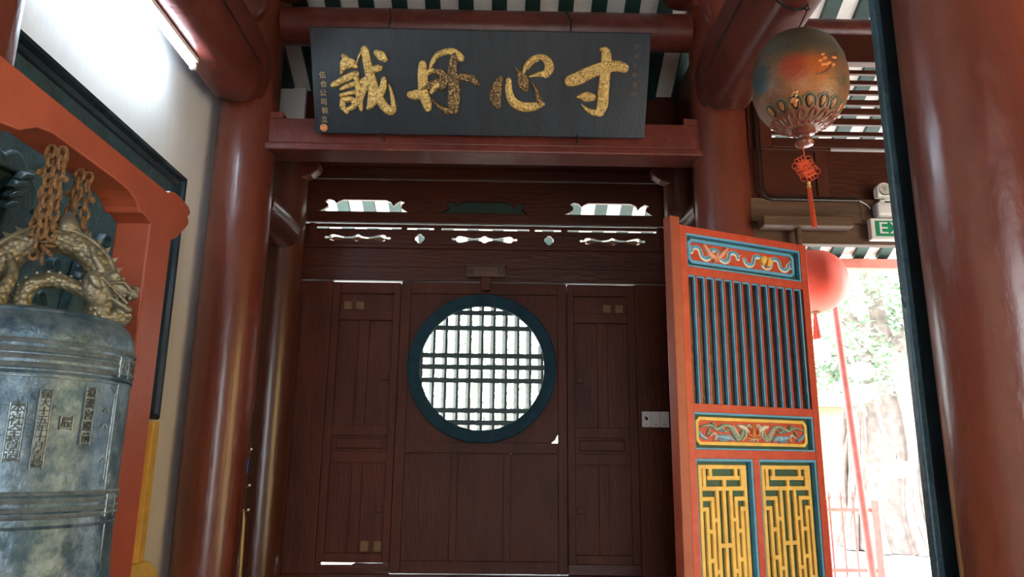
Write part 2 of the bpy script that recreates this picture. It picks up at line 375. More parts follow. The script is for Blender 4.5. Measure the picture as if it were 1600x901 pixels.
prof = [(-2.5, FZ), (5.66, FZ), (5.66, roofz(5.66)), (2.0, roofz(2.0)), (-2.5, 3.97)]
w = MB().prism(prof, -2.08, -1.88, 'X').build('wall_left', M['plaster'], None); tag(w, 'white plastered side wall beside the bell', kind='structure')
w = thing('wall_right', 'plastered far side wall with an unseen wide opening added for warm side light', None, kind='structure')
SO0, SO1, SOZ = -1.4, 2.3, 3.1  # unseen opening, added and sized to let warm side light in
MB().prism([(-2.5, SOZ), (5.66, SOZ), (5.66, roofz(5.66)), (2.0, roofz(2.0)), (-2.5, 3.97)], 4.30, 4.45, 'X').build('upper_wall', M['woodh'], w)
MB().prism(rect(-2.5, SO0, FZ, SOZ), 4.30, 4.45, 'X').build('wall_pier', M['woodh'], w)
MB().prism(rect(SO1, 5.66, FZ, SOZ), 4.30, 4.45, 'X').build('wall_pier', M['woodh'], w)
w = thing('wall_rear', 'wooden rear wall of the hall with a doorway to the courtyard', None, kind='structure')
MB().box(-1.88, -0.5, -2.55, -2.45, FZ, 3.97).build('boarding', M['woodh'], w)
MB().box(1.2, 4.30, -2.55, -2.45, FZ, 3.97).build('boarding', M['woodh'], w)
MB().box(-0.5, 1.2, -2.55, -2.45, 2.9, 3.97).build('boarding', M['woodh'], w)
w = box('wall_partition', M['woodh'], None, 1.41, 1.49, 4.66, 5.66, FZ, 4.42, 0); tag(w, 'dark wooden partition between the column rows', kind='structure')

# roof: white boards over dark green rafters
yr, ye = 2.0, 7.35
w = MB().prism([(yr, roofz(yr)), (ye, roofz(ye)), (ye, roofz(ye) + 0.06), (yr, roofz(yr) + 0.06)], -2.4, 4.9, 'X').build('ceiling', M['ceil'], None)
tag(w, 'whitewashed sloping roof boards with green rafters', kind='structure')
raf = MB().prism([(yr + 0.1, roofz(yr + 0.1) - 0.05), (ye - 0.02, roofz(ye - 0.02) - 0.05), (ye - 0.02, roofz(ye - 0.02) - 0.001), (yr + 0.1, roofz(yr + 0.1) - 0.001)], -0.055, 0.055, 'X').mesh('rafter')
raf.materials.append(M['rafter'])
x = -2.27
while x < 4.85:
    inst(raf, 'rafter', w, (x, 0, 0)); x += 0.247
w = MB().prism([(yr, roofz(yr)), (-2.6, 3.92), (-2.6, 3.98), (yr, roofz(yr) + 0.06)], -2.4, 4.9, 'X').build('ceiling_rear', M['rafter'], None)
tag(w, 'dark boarded rear roof slope', kind='structure')
# eave beam outside with ends of purlins
e = box('eave_beam', M['paint_pink'], None, -2.4, 4.9, 7.24, 7.34, 3.40, 3.50, 0.006); tag(e, 'faded red eave beam outside above the yard', 'beam')

# ------------------------------------------------------------------ columns and beams
def column(x, y, r, ztop, label, m='lacquer'):
    t = thing('column', label, 'column', (x, y, FZ))
    h = ztop - FZ
    MB().lathe([(r * 1.0, 0.18), (r * 1.03, h * 0.35), (r * 0.985, h * 0.75), (r * 0.95, h)], n=40).build('shaft', M[m], t, smooth=True)
    MB().lathe([(r * 1.25, 0), (r * 1.45, 0.06), (r * 1.45, 0.12), (r * 1.1, 0.18), (r * 0.8, 0.19)], n=32).build('plinth', M['ground'], t, smooth=True)
    return t
column(-1.668, 4.5, 0.186, 4.95, 'round red lacquered column beside the white wall and the hanging plaque')
column(1.422, 4.5, 0.184, 4.95, 'round red lacquered column behind the carved red door leaf')
column(-1.66, 1.97, 0.19, 6.0, 'round red column rising behind the bell stand')
column(1.425, 2.03, 0.192, 6.0, 'thick red lacquered column backed by the black couplet board')
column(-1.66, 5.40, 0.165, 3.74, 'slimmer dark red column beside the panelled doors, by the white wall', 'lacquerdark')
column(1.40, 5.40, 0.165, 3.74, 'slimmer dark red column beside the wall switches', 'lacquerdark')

def long_beam(x, label, y0, y1):
    t = thing('longitudinal_beam', label, 'beam', (x, y0, 3.59))
    half = [(0.066, 0.0), (0.10, 0.022), (0.135, 0.075), (0.155, 0.14), (0.168, 0.22), (0.17, 0.36), (0.14, 0.47), (0.0, 0.5)]
    sec = [(-a, b) for a, b in half[::-1][1:]] + half
    # sections along y; the soffit rises in a rounded cut where the beam enters the column
    L = y1 - y0; st = [(0, 0), (L - 0.16, 0), (L - 0.11, 0.012), (L - 0.07, 0.05), (L - 0.04, 0.09), (L + 0.08, 0.10)]
    mb = MB(); rings = []
    for yy, lift in st:
        rings.append([mb.bm.verts.new((a * (1 - lift * 0.8), yy, max(b, lift))) for a, b in sec])
    n = len(sec)
    for A, B in zip(rings, rings[1:]):
        for k in range(n): mb.bm.faces.new((A[k], A[(k + 1) % n], B[(k + 1) % n], B[k]))
    mb.bm.faces.new(rings[0]); mb.bm.faces.new(rings[-1][::-1])
    bmesh.ops.remove_doubles(mb.bm, verts=mb.bm.verts, dist=1e-5)
    mb.build('timber', M['beam'], t, smooth=True)
    # a dark wire clipped along the inner shoulder
    sx = 1 if x < 0 else -1
    MB().tube([(sx * 0.171, 0.1, 0.235), (sx * 0.173, L * 0.5, 0.24), (sx * 0.171, L - 0.2, 0.225)], 0.005, 6).build('cable', M['iron'], t)
    return t
long_beam(-1.675, 'rounded red roof beam carrying the fluorescent tube along the white wall', 2.1, 4.35)
long_beam(1.41, 'rounded red roof beam from which the old painted lantern hangs', 2.0, 4.35)

t = thing('plaque_beam', 'red cross beam with a lower lip, under the black plaque', 'beam', (-0.12, 4.5, 3.36))
MB().box(-1.42, 1.40, -0.08, 0.10, 0.055, 0.222).build('timber', M['beam'], t, 0.006)
MB().box(-1.42, 1.40, -0.10, 0.11, 0.0, 0.05).build('lip', M['beam'], t, 0.01)
for sx in (-1.345, 1.325):
    MB().box(sx - 0.045, sx + 0.045, -0.085, 0.09, 0.222, 0.262).build('block', M['beam'], t, 0.004)
b = MB().tube([(-1.488, 4.5, 4.29), (1.244, 4.5, 4.29)], 0.126, 28).build('round_purlin', M['beam'], None, smooth=True); tag(b, 'round red purlin above the black plaque', 'beam')
b = MB().tube([(1.62, 4.44, 4.295), (4.3, 4.44, 4.295)], 0.075, 24).build('round_purlin', M['beam'], None, smooth=True); tag(b, 'round red purlin above the slatted vent', 'beam')
for x, lab in ((-1.62, 'carved red bracket at the head of the column by the white wall'), (1.36, 'carved red bracket at the head of the column behind the lantern')):
    t = thing('column_bracket', lab, 'bracket', (x, 4.40, 4.425))
    s = 1 if x < 0 else -1
    MB().lathe([(0.0, 0.0), (0.10, 0.0), (0.15, 0.03), (0.165, 0.07), (0.13, 0.10), (0.0, 0.10)], cx=s * 0.16, cy=-0.06, n=28).build('drum', M['beam'], t, smooth=True)
    MB().box(-0.1 if s > 0 else -0.3, 0.3 if s > 0 else 0.1, -0.1, 0.05, 0.10, 0.26).build('block', M['beam'], t, 0.01)
    MB().stroke([(0, 0, 0.05), (s * 0.08, -0.10, 0.07), (s * 0.06, -0.24, 0.05), (s * 0.0, -0.3, 0.03)], 0.03, f=lambda a, b, c: (a, -0.16 - c, b + 0.05)).build('scroll', M['beam'], t, smooth=True)

# tie beams between front and back columns
for x, lab in ((-1.63, 'short round tie beam between the two columns by the white wall'), (1.385, 'short round tie beam between the two columns behind the carved door leaf')):
    b = MB().tube([(x, 4.62, 3.08), (x, 5.0, 3.08), (x, 5.28, 3.08)], [0.135, 0.137, 0.128], 26).build('tie_beam', M['lacquerdark'], None, smooth=True); tag(b, lab, 'beam')

# ------------------------------------------------------------------ the door wall with the moon door
YD = 5.6
def leaf_side(name, flip, label):
    t = thing(name, label, 'door', (0, 0, 0), kind='structure')
    f = (lambda x: -0.275 - x) if flip else (lambda x: x)
    def bx(n, x0, x1, y0, y1, z0, z1, bev=0.004, m='wood'): return box(n, M[m], t, f(x0), f(x1), YD + y0, YD + y1, z0, z1, bev)
    zt, zb = (2.791 if flip else 2.787), 0.737
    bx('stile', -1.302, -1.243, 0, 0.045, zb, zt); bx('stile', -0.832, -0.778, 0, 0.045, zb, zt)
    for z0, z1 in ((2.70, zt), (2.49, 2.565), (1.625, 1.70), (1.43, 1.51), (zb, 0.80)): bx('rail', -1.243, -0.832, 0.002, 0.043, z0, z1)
    bx('panel', -1.243, -0.832, 0.030, 0.042, 2.565, 2.70, 0)
    bx('panel', -1.243, -0.832, 0.030, 0.042, 1.70, 2.49, 0); bx('mullion', -1.085, -1.008, 0.006, 0.04, 1.70, 2.49)
    bx('panel', -1.243, -0.832, 0.030, 0.042, 1.51, 1.625, 0); bx('raised_field', -1.205, -0.865, 0.014, 0.036, 1.53, 1.607, 0.008)
    bx('panel', -1.243, -0.832, 0.030, 0.042, 0.80, 1.43, 0); bx('mullion', -1.080, -1.005, 0.006, 0.04, 0.80, 1.43)
    for i in range(2):
        bx('patch', -1.215 + i * 0.095, -1.155 + i * 0.095, 0.024, 0.038, 2.578, 2.638, 0, 'tan')
        if not flip: bx('patch', -0.99 + i * 0.095, -0.935 + i * 0.095, 0.024, 0.038, 0.81, 0.88, 0, 'tan')
    for z in (2.03, 1.08):
        bx('latch', -0.90, -0.845, -0.012, 0.01, z, z + 0.045, 0.003)
    return t
leaf_side('door_2', False, 'narrow panelled dark red door leaf nearer the white wall')
leaf_side('door_3', True, 'narrow panelled dark red door leaf beside the wall switches')

t = thing('door_1', 'dark red door with a round latticed moon window', 'door', kind='structure')
zt, zb = 2.794, 0.668
CX, CZ = -0.1415, 2.138
def bx(n, x0, x1, y0, y1, z0, z1, bev=0.004, m='wood', p=t): return box(n, M[m], p, x0, x1, YD + y0, YD + y1, z0, z1, bev)
bx('stile', -0.775, -0.700, 0, 0.05, zb, zt); bx('stile', 0.432, 0.500, 0, 0.05, zb, zt)
bx('rail', -0.700, 0.432, 0.002, 0.048, 2.705, zt); bx('rail', -0.700, 0.432, 0.002, 0.048, 1.505, 1.585); bx('rail', -0.700, 0.432, 0.002, 0.048, zb, 0.752)
sq = [(-0.700, 1.585), (0.385, 1.585), (0.412, 1.605), (0.420, 1.622), (0.432, 1.645), (0.432, 2.705), (-0.700, 2.705)]
board('panel', M['wood'], t, [sq, circ(CX, CZ, 0.50, 72)], YD + 0.022, YD + 0.04)
for a, c in ((-0.700, -0.358), (-0.305, 0.030), (0.084, 0.432)):
    bx('panel', a, c, 0.032, 0.044, 0.752, 1.505, 0)
bx('mullion', -0.358, -0.305, 0.004, 0.044, 0.752, 1.505); bx('mullion', 0.030, 0.084, 0.004, 0.044, 0.752, 1.505)
box('gap_light_stop', M['wood'], t, -1.33, -1.27, YD + 0.051, YD + 0.062, 0.68, 2.78); box('gap_light_stop', M['wood'], t, 1.0, 1.06, YD + 0.051, YD + 0.062, 0.68, 2.78); box('gap_light_stop', M['wood'], t, -0.80, -0.755, YD + 0.051, YD + 0.062, 0.68, 2.76); box('gap_light_stop', M['wood'], t, 0.48, 0.525, YD + 0.051, YD + 0.062, 0.68, 2.76)  # strips added behind the leaf joints to stop outside light leaking through
# ring
me = curve_mesh('window_ring', [circ(CX, CZ, 0.555, 96), circ(CX, CZ, 0.474, 96)], 0.05, 0.006)
me.transform(Matrix.Translation((0, YD - 0.008, 0)) @ Matrix.Rotation(PI / 2, 4, 'X')); me.materials.append(M['ring'])
for p in me.polygons: p.use_smooth = True
me.set_sharp_from_angle(angle=R(40))
link(bpy.data.objects.new('window_ring', me), t)
for i in range(11):
    xx = CX - 0.455 + 0.0915 * i - 0.005
    hh = math.sqrt(max(0.0, 0.49 ** 2 - (xx - CX) ** 2))
    if hh < 0.1: continue
    o = box('lattice_upright', M['lathe'], t, -0.026, 0.026, -0.006, 0.006, -hh, hh, 0.002)  # pale board paints the lit flank of each upright
    o.location = (xx - 0.012, YD + 0.042, CZ); o.rotation_euler = (0, 0, R(-48))
    o = box('lattice_upright', M['bar'], t, xx - 0.008, xx + 0.010, YD + 0.016, YD + 0.034, CZ - hh, CZ + hh, 0.003)
for zz in (2.561, 2.441, 2.229, 2.142, 2.041, 1.817, 1.728):
    hw = math.sqrt(max(0.0, 0.49 ** 2 - (zz - CZ) ** 2))
    box('lattice_crossbar', M['bar'], t, CX - hw, CX + hw, YD + 0.012, YD + 0.036, zz - 0.018, zz + 0.018, 0.004)

t = thing('door_bolt_block', 'wooden bolt block on the lintel over the moon window', 'latch', (-0.125, YD - 0.045, 2.82))
box('block', M['brown'], t, -0.15, 0.15, -0.05, 0.0, 0.0, 0.085, 0.006)
box('cap', M['brown'], t, -0.155, 0.155, -0.055, 0.0, 0.085, 0.096, 0.002)
for sx in (-0.115, 0.115): box('iron_plate', M['conduit'], t, sx - 0.022, sx + 0.022, -0.054, -0.048, 0.018, 0.066, 0.002)
box('bolt', M['wood'], t, -0.035, 0.035, -0.03, 0.0, -0.10, 0.125, 0.004)

# lintel, transom boards, fretwork
t = thing('door_lintel', 'dark red lintel beam running above the panelled doors', 'beam', (0, YD, 0))
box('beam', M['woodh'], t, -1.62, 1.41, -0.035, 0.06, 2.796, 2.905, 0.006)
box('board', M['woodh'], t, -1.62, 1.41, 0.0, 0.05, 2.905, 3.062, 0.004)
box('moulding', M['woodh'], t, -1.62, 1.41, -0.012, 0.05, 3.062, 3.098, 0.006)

def spindle(cx, cz, hl, k=1.0):
    pr = [(0, .030), (.05, .026), (.10, .017), (.2, .010), (.32, .007), (.45, .011), (.6, .021), (.72, .027), (.80, .026), (.85, .016), (.88, .006), (.92, .010), (.955, .010), (1, .002)]
    up = [(cx + hl * a, cz + b * k) for a, b in pr]; dn = [(cx + hl * a, cz - b * k) for a, b in pr[::-1]]
    lu = [(cx - hl * a, cz + b * k) for a, b in pr[1:][::-1]]; ld = [(cx - hl * a, cz - b * k) for a, b in pr[1:]]
    return lu + up + dn + ld[:-1] if False else lu + up + dn[:-1] + [(cx, cz - pr[0][1] * k)] + ld
def quatre(cx, cz, r):
    pts = []
    for i in range(48):
        a = 2 * PI * i / 48
        rr = r * (0.80 + 0.26 * abs(math.cos(2 * a)) ** 0.7)
        pts.append((cx + rr * math.cos(a), cz + rr * math.sin(a)))
    return pts
t = thing('fretwork_transom', 'pierced fretwork board with spindle and flower cutouts over the door lintel', 'transom')
zc = 3.148
holes = [spindle(-0.142, zc, 0.26), quatre(-0.652, zc, 0.036), quatre(0.366, zc, 0.036), spindle(-1.14, zc, 0.26), spindle(0.868, zc, 0.26)]
for a, c in ((-1.463, -0.799), (-0.754, -0.542), (-0.482, 0.21), (0.255, 0.462), (0.513, 1.218)): holes.append(rect(a, c, 3.221, 3.236))
board('pierced_board', M['woodh'], t, [rect(-1.62, 1.41, 3.098, 3.262)] + holes, YD + 0.012, YD + 0.03)
for cx in (-1.14, 0.868):
    board('carved_spindle', M['tan'], t, [spindle(cx, zc - 0.003, 0.235, 0.62)], YD + 0.034, YD + 0.05)
box('end_block', M['woodh'], t, -1.52, -1.475, YD - 0.004, YD + 0.05, 3.098, 3.262); box('end_block', M['woodh'], t, 1.22, 1.27, YD - 0.004, YD + 0.05, 3.098, 3.262)

b = box('transom_rail', M['woodh'], None, -1.62, 1.41, YD - 0.03, YD + 0.06, 3.266, 3.350, 0.006); tag(b, 'dark red rail between the fretwork board and the scalloped vents', 'beam')

# scalloped vents
sc0 = [(-262, 0), (-230, 12), (-208, 30), (-210, 48), (-228, 60), (-206, 73), (-176, 66), (-160, 48), (-146, 60), (-120, 71), (128, 71), (158, 58), (172, 34), (188, 53), (213, 67), (238, 58), (220, 44), (218, 24), (243, 7), (258, 0)]
def scallop(cx): return [(cx + a * 0.00136, 3.362 + b * 0.00136) for a, b in sc0]
t = thing('scalloped_vent_board', 'dark red board with three scroll-ended vents over the doors', 'vent board')
board('pierced_board', M['woodh'], t, [rect(-1.62, 1.41, 3.350, 3.628), scallop(-1.103), scallop(-0.146), scallop(0.842)], YD + 0.0, YD + 0.03)
box('blind_backing', M['rafter'], t, -0.56, 0.27, YD + 0.034, YD + 0.05, 3.355, 3.50)
t = thing('upper_boarding', 'dark red boards and rounded rail behind the plaque beam', 'boarding')
box('board', M['woodh'], t, -1.62, 1.41, YD - 0.02, YD + 0.05, 3.632, 3.73, 0.006)
MB().tube([(-1.62, YD + 0.0, 3.77), (1.41, YD + 0.0, 3.77)], 0.055, 16).build('rounded_rail', M['woodh'], t, smooth=True)
box('board', M['woodh'], t, -1.62, 1.41, YD + 0.0, YD + 0.05, 3.80, 4.12, 0.006); box('board', M['woodh'], t, -1.62, 1.41, YD + 0.006, YD + 0.05, 4.124, 4.40, 0.006)
# jamb boards beside the side leaves
b = box('jamb_board', M['wood'], None, -1.60, -1.303, YD - 0.01, YD + 0.05, 0.5, 2.794, 0.006); tag(b, 'plain dark jamb board between the slim column and the panelled door leaf', 'jamb')
b = box('jamb_board', M['wood'], None, 1.0275, 1.40, YD - 0.01, YD + 0.05, 0.5, 2.794, 0.006); tag(b, 'plain dark jamb board carrying the wall switches', 'jamb')
b = box('door_sill', M['woodh'], None, -1.62, 1.40, YD - 0.03, YD + 0.07, FZ, 0.664, 0.006); tag(b, 'high dark wooden door sill', 'sill')
b = MB().prism([(-1.306, 0.664), (-0.777, 0.664), (-0.777, 0.7365), (-0.84, 0.7345), (-0.9, 0.733), (-1.02, 0.7355), (-1.04, 0.724), (-1.28, 0.722), (-1.306, 0.7365)], YD + 0.0, YD + 0.05, 'Y').build('sill_fillet', M['woodh'], None); tag(b, 'fillet on the sill under the narrow leaf by the white wall', 'sill')
b = box('sill_fillet', M['woodh'], None, 0.502, 1.026, YD + 0.0, YD + 0.05, 0.664, 0.7365, 0.003); tag(b, 'fillet on the sill under the narrow leaf by the switches', 'sill')
# filler walls either side beyond the slim columns
w = box('wall_front', M['plaster'], None, -1.88, -1.62, 5.56, 5.66, FZ, 4.40, 0); tag(w, 'narrow wall strip beyond the slim column', kind='structure')
# carved brackets off the slim columns
for x0, s, lab in ((-1.62, 1, 'curled trunk-shaped bracket off the slim column by the white wall'), (1.36, -1, 'curled trunk-shaped bracket off the slim column by the switches')):
    t = thing('trunk_bracket', lab, 'bracket', (x0, 5.36, 3.50))
    pl = [(0, 0.0), (0.08, 0.02), (0.16, 0.05), (0.215, 0.09), (0.228, 0.13), (0.20, 0.165), (0.13, 0.155), (0.02, 0.15), (0, 0.20)]
    MB().prism([(s * a, b) for a, b in pl], -0.05, 0.05, 'Y').build('trunk', M['beam'], t, 0.008)
    MB().stroke([(s * 0.02, 0.185, 0.02), (s * 0.12, 0.18, 0.022), (s * 0.20, 0.20, 0.022), (s * 0.27, 0.245, 0.014)], 0.02, f=lambda a, b, c: (a, -0.03 - c, b)).build('scroll_tip', M['beam'], t, smooth=True)

# switches
for i, kind in enumerate(('socket', 'switch', 'switch')):
    x0 = 1.056 + i * 0.068
    t = thing('wall_switch', ('white wall socket plate with a dark plug hole on the jamb board', 'white rocker switch plate beside the socket plate', 'white rocker switch plate at the end of the row of three')[i], 'switch', (x0 + 0.033, YD - 0.01, 1.765), group='white electrical plates on the jamb board')
    box('plate', M['white'], t, -0.033, 0.033, -0.012, 0, -0.058, 0.058, 0.004)
    if i == 0:
        MB().tube([(0, -0.0135, 0.005), (0, -0.010, 0.005)], 0.012, 14).build('hole', M['dark'], t); box('slot', M['dark'], t, -0.014, -0.004, -0.0132, -0.011, 0.014, 0.022, 0)
        box('slot', M['grey'], t, -0.006, 0.004, -0.0132, -0.011, -0.04, -0.034, 0)
    else:
        box('rocker', M['white'], t, -0.014, 0.02, -0.019, -0.011, 0.0, 0.042, 0.003); box('rocker', M['white'], t, -0.014, 0.02, -0.016, -0.011, -0.018, -0.004, 0.002)
        for q in range(2): box('slot', M['grey'], t, -0.012 + q * 0.014, -0.004 + q * 0.014, -0.0132, -0.011, -0.042, -0.032, 0)

# ------------------------------------------------------------------ the wall with the side door: slatted vent, boards, lintel
YW = 4.36
k = 0.948
def KX(x): return x * k
def KZ(z): return 1.45 + (z - 1.45) * k
t = thing('slatted_vent', 'open slatted vent with horizontal dark red slats behind the old lantern', 'vent', (0, YW, 0))
box('stile', M['wood'], t, KX(1.64), KX(1.80), 0, 0.07, KZ(3.51), KZ(4.25)); box('stile', M['wood'], t, KX(3.10), KX(3.25), 0, 0.07, KZ(3.51), KZ(4.25))
box('top_rail', M['woodh'], t, KX(1.80), KX(3.10), 0, 0.07, KZ(4.16), KZ(4.25)); box('bottom_rail', M['woodh'], t, KX(1.80), KX(3.10), 0, 0.07, KZ(3.518), KZ(3.588))
for y0, y1 in ((104.5, 111), (121, 127.5), (136.6, 143), (151.7, 160), (165, 175), (181, 191), (201.7, 208)):
    za, zb2 = 4.156 - (y1 - 95) * 0.00476, 4.156 - (y0 - 95) * 0.00476
    box('slat', M['woodh'], t, KX(1.80), KX(3.10), 0.02, 0.045, KZ(za), KZ(zb2), 0.003)
t = thing('wall_boarding', 'dark red wall boards below the slatted vent', 'boarding', (0, YW, 0))
box('board', M['woodh'], t, KX(1.64), KX(2.10), 0.012, 0.05, KZ(3.155), KZ(3.512)); box('board', M['woodh'], t, KX(2.14), KX(3.25), 0.012, 0.05, KZ(3.155), KZ(3.500))
box('batten', M['wood'], t, KX(2.08), KX(2.16), 0.0, 0.05, KZ(3.155), KZ(3.512)); box('top_moulding', M['woodh'], t, KX(1.70), KX(2.19), -0.004, 0.05, KZ(3.495), KZ(3.517))
t = thing('side_door_lintel', 'dusty brown timber lintel over the side door opening', 'beam', (0, YW, 0))
box('beam', M['brown'], t, KX(1.62), 4.3, -0.01, 0.09, KZ(2.99), KZ(3.155), 0.006); box('lower_board', M['brown'], t, KX(1.62), 4.3, 0.012, 0.08, KZ(2.85), KZ(2.988), 0.005)
t = thing('pivot_plank', 'brown pivot plank on the lintel above the carved door leaf', 'plank', (0, YW, 0))
box('plank', M['brown'], t, KX(1.655), KX(2.235), -0.13, -0.012, KZ(2.925), KZ(2.992), 0.006)
w = box('wall_upper', M['woodh'], None, KX(3.25), 4.3, YW, YW + 0.08, KZ(3.157), KZ(4.25), 0); tag(w, 'dark red boarded wall beyond the slatted vent', kind='structure')
w = box('wall_head', M['woodh'], None, 1.62, 4.3, YW + 0.02, YW + 0.07, KZ(4.252), 4.225, 0); tag(w, 'dark board under the round purlin over the vent', kind='structure')
w = box('wall_jamb', M['wood'], None, 3.2, 4.3, YW, YW + 0.08, FZ, KZ(2.848), 0); tag(w, 'dark jamb wall beyond the side door opening', kind='structure')

# conduit
zc0 = KZ(3.14)
pth = [(1.60, YW - 0.02, 4.10), (1.602, YW - 0.02, 3.5), (1.604, YW - 0.02, zc0 + 0.09)]
pth += [(1.604 + 0.07 * (1 - math.cos(a)), YW - 0.02, zc0 + 0.07 - 0.07 * math.sin(a)) for a in (0.3, 0.7, 1.1, 1.57)] + [(1.9, YW - 0.02, zc0), (2.215, YW - 0.02, zc0 - 0.002)]
t = thing('cable_conduit', 'dark painted conduit bending along the wall toward the exit sign', 'conduit')
MB().tube(pth, 0.011, 8).build('pipe', M['conduit'], t, smooth=True)
MB().tube([(pa[0] + 0.022, pa[1] + 0.008, pa[2] + (0.022 if i > 2 else 0)) for i, pa in enumerate(pth)], 0.005, 6).build('thin_cable', M['conduit'], t, smooth=True)
MB().tube([(2.215, YW - 0.02, zc0), (2.26, YW - 0.025, zc0 - 0.03), (2.275, YW - 0.03, zc0 - 0.055)], 0.0035, 6).build('white_lead', M['white'], t)
MB().tube([(2.215, YW - 0.02, zc0), (2.235, YW - 0.02, zc0 - 0.06), (2.225, YW - 0.025, zc0 - 0.12), (2.25, YW - 0.03, zc0 - 0.125)], 0.003, 6).build('white_lead', M['tan'], t)

# exit sign and emergency lamp
x0, x1 = KX(2.375), KX(2.375) + 0.36
t = thing('exit_sign', 'green and white box EXIT sign over the side door', 'sign', ((x0 + x1) / 2, YW - 0.012, KZ(2.935)))
hw = (x1 - x0) / 2
box('housing', M['white'], t, -hw, hw, -0.05, 0, -0.068, 0.068, 0.006)
box('face', M['exit'], t, -hw + 0.025, hw - 0.02, -0.053, -0.049, -0.048, 0.050, 0)
me = text_mesh('EXIT', 0.104, 0.002, 1.08); wd = max(v.co.x for v in me.vertices) - min(v.co.x for v in me.vertices); me.transform(Matrix.Translation((0.002, -0.055, 0.0)) @ Matrix.Rotation(PI / 2, 4, 'X') @ Matrix.Diagonal((0.272 / wd, 1, 1, 1))); me.materials.append(M['white'])
link(bpy.data.objects.new('lettering', me), t)
box('hanger', M['white'], t, -0.09, -0.07, -0.03, -0.015, 0.068, 0.073, 0.001)
t = thing('emergency_light', 'white twin-head emergency light above the exit sign', 'lamp', ((x0 + x1) / 2 + 0.03, YW - 0.012, KZ(3.062)))
box('body', M['white'], t, -0.17, 0.17, -0.07, 0, -0.045, 0.048, 0.02)
box('end_cap', M['grey'], t, -0.174, -0.15, -0.066, -0.006, -0.04, 0.042, 0.014)
box('bracket', M['white'], t, -0.135, 0.135, -0.045, -0.02, 0.064, 0.074, 0.003); box('bracket', M['white'], t, -0.135, -0.105, -0.045, -0.02, 0.048, 0.074, 0.003)
for sx in (-0.115, 0.115):
    hd = box('lamp_head', M['white'], t, -0.048, 0.048, -0.075, -0.02, 0.0, 0.055, 0.012); hd.location = (sx, 0, 0.076)
    MB().tube([(0, -0.075, 0.05), (0, -0.02, 0.05)], 0.046, 20).build('lamp_cowl', M['white'], hd, 0.006)
    MB().tube([(0, -0.079, 0.05), (0, -0.074, 0.05)], 0.034, 20).build('lens', M['paper'], hd)
    for q in (-0.6, -0.2, 0.3): MB().tube([(0, -0.0800, 0.04), (0.03 * math.sin(q), -0.0800, 0.04 + 0.03 * math.cos(q))], 0.003, 5).build('rib', M['grey'], hd)

# ------------------------------------------------------------------ the black plaque
t = thing('name_plaque', 'long black lacquer plaque with four large gold brush characters', 'plaque', (-0.15, 4.36, 3.452), (math.atan2(0.864, -0.504), 0, 0))
MB().box(-1.04, 1.04, 0.0, 0.634, -0.035, 0.0).build('panel', M['plaque'], t, 0.005)
def glyph(name, strokes, cx, cy, ux, uy, worn, lab):
    mb = MB(); q = 0
    for st in strokes:
        q += 1; nf = len(mb.bm.faces)
        mb.stroke([((a - cx) * 0.00106 + ux, (cy - b) * 0.00100 + uy, ww * 0.00112) for a, b, ww in st], 0.016 + 0.0006 * (q % 5), 0.0)
        for fc in list(mb.bm.faces)[nf:]: fc.material_index = 1 if (q - 1) in worn else 0
    o = mb.build('gold_character', M['gold'], t, smooth=True); o.data.materials.append(M['goldworn']); o['label'] = lab
    return o
cheng = [[(428, 432, 12), (440, 400, 36), (455, 375, 62), (490, 372, 58), (512, 388, 30)], [(448, 330, 26), (462, 352, 44)],
         [(382, 500, 34), (420, 478, 36), (470, 452, 40), (515, 432, 36)], [(428, 522, 24), (462, 506, 28), (500, 494, 30)], [(424, 562, 26), (465, 550, 26), (505, 542, 26)],
         [(430, 590, 30), (428, 630, 34), (450, 662, 30)], [(432, 592, 28), (475, 585, 34), (497, 603, 34), (490, 630, 34), (452, 648, 26)],
         [(512, 445, 30), (524, 520, 36), (528, 590, 40), (536, 646, 22)], [(522, 372, 8), (535, 330, 12), (556, 296, 16)],
         [(570, 292, 46), (582, 370, 50), (596, 450, 50), (608, 540, 54), (596, 610, 48), (578, 634, 26)],
         [(604, 440, 40), (625, 530, 48), (662, 610, 52), (704, 652, 50), (726, 640, 34), (724, 590, 26), (714, 530, 18), (704, 492, 8)],
         [(600, 408, 36), (630, 400, 40), (652, 395, 38)], [(600, 472, 40), (562, 512, 42), (540, 560, 36), (532, 610, 24)],
         [(676, 462, 32), (668, 512, 42), (645, 562, 42), (612, 605, 36)], [(640, 308, 36), (662, 322, 54), (682, 340, 40)], [(545, 480, 30), (575, 462, 32)]]
dan = [[(904, 378, 44), (902, 430, 54), (905, 500, 60), (908, 560, 58), (924, 606, 56), (930, 636, 44)], [(832, 560, 44), (862, 560, 58), (892, 552, 48)],
       [(948, 402, 20), (962, 362, 26), (990, 322, 32), (1040, 302, 36), (1090, 304, 42), (1126, 336, 42)],
       [(1090, 325, 46), (1078, 390, 50), (1080, 460, 64), (1086, 540, 68), (1082, 610, 68), (1084, 650, 44)],
       [(1090, 652, 36), (1046, 656, 34), (1005, 632, 24), (975, 605, 14), (958, 584, 6)],
       [(908, 520, 42), (955, 495, 44), (1010, 472, 36), (1075, 456, 42), (1130, 450, 44), (1185, 455, 46), (1218, 485, 34)],
       [(975, 420, 32), (1010, 426, 44), (1032, 460, 46), (1016, 515, 36)], [(925, 430, 36), (960, 410, 26)], [(955, 540, 26), (985, 500, 36)]]
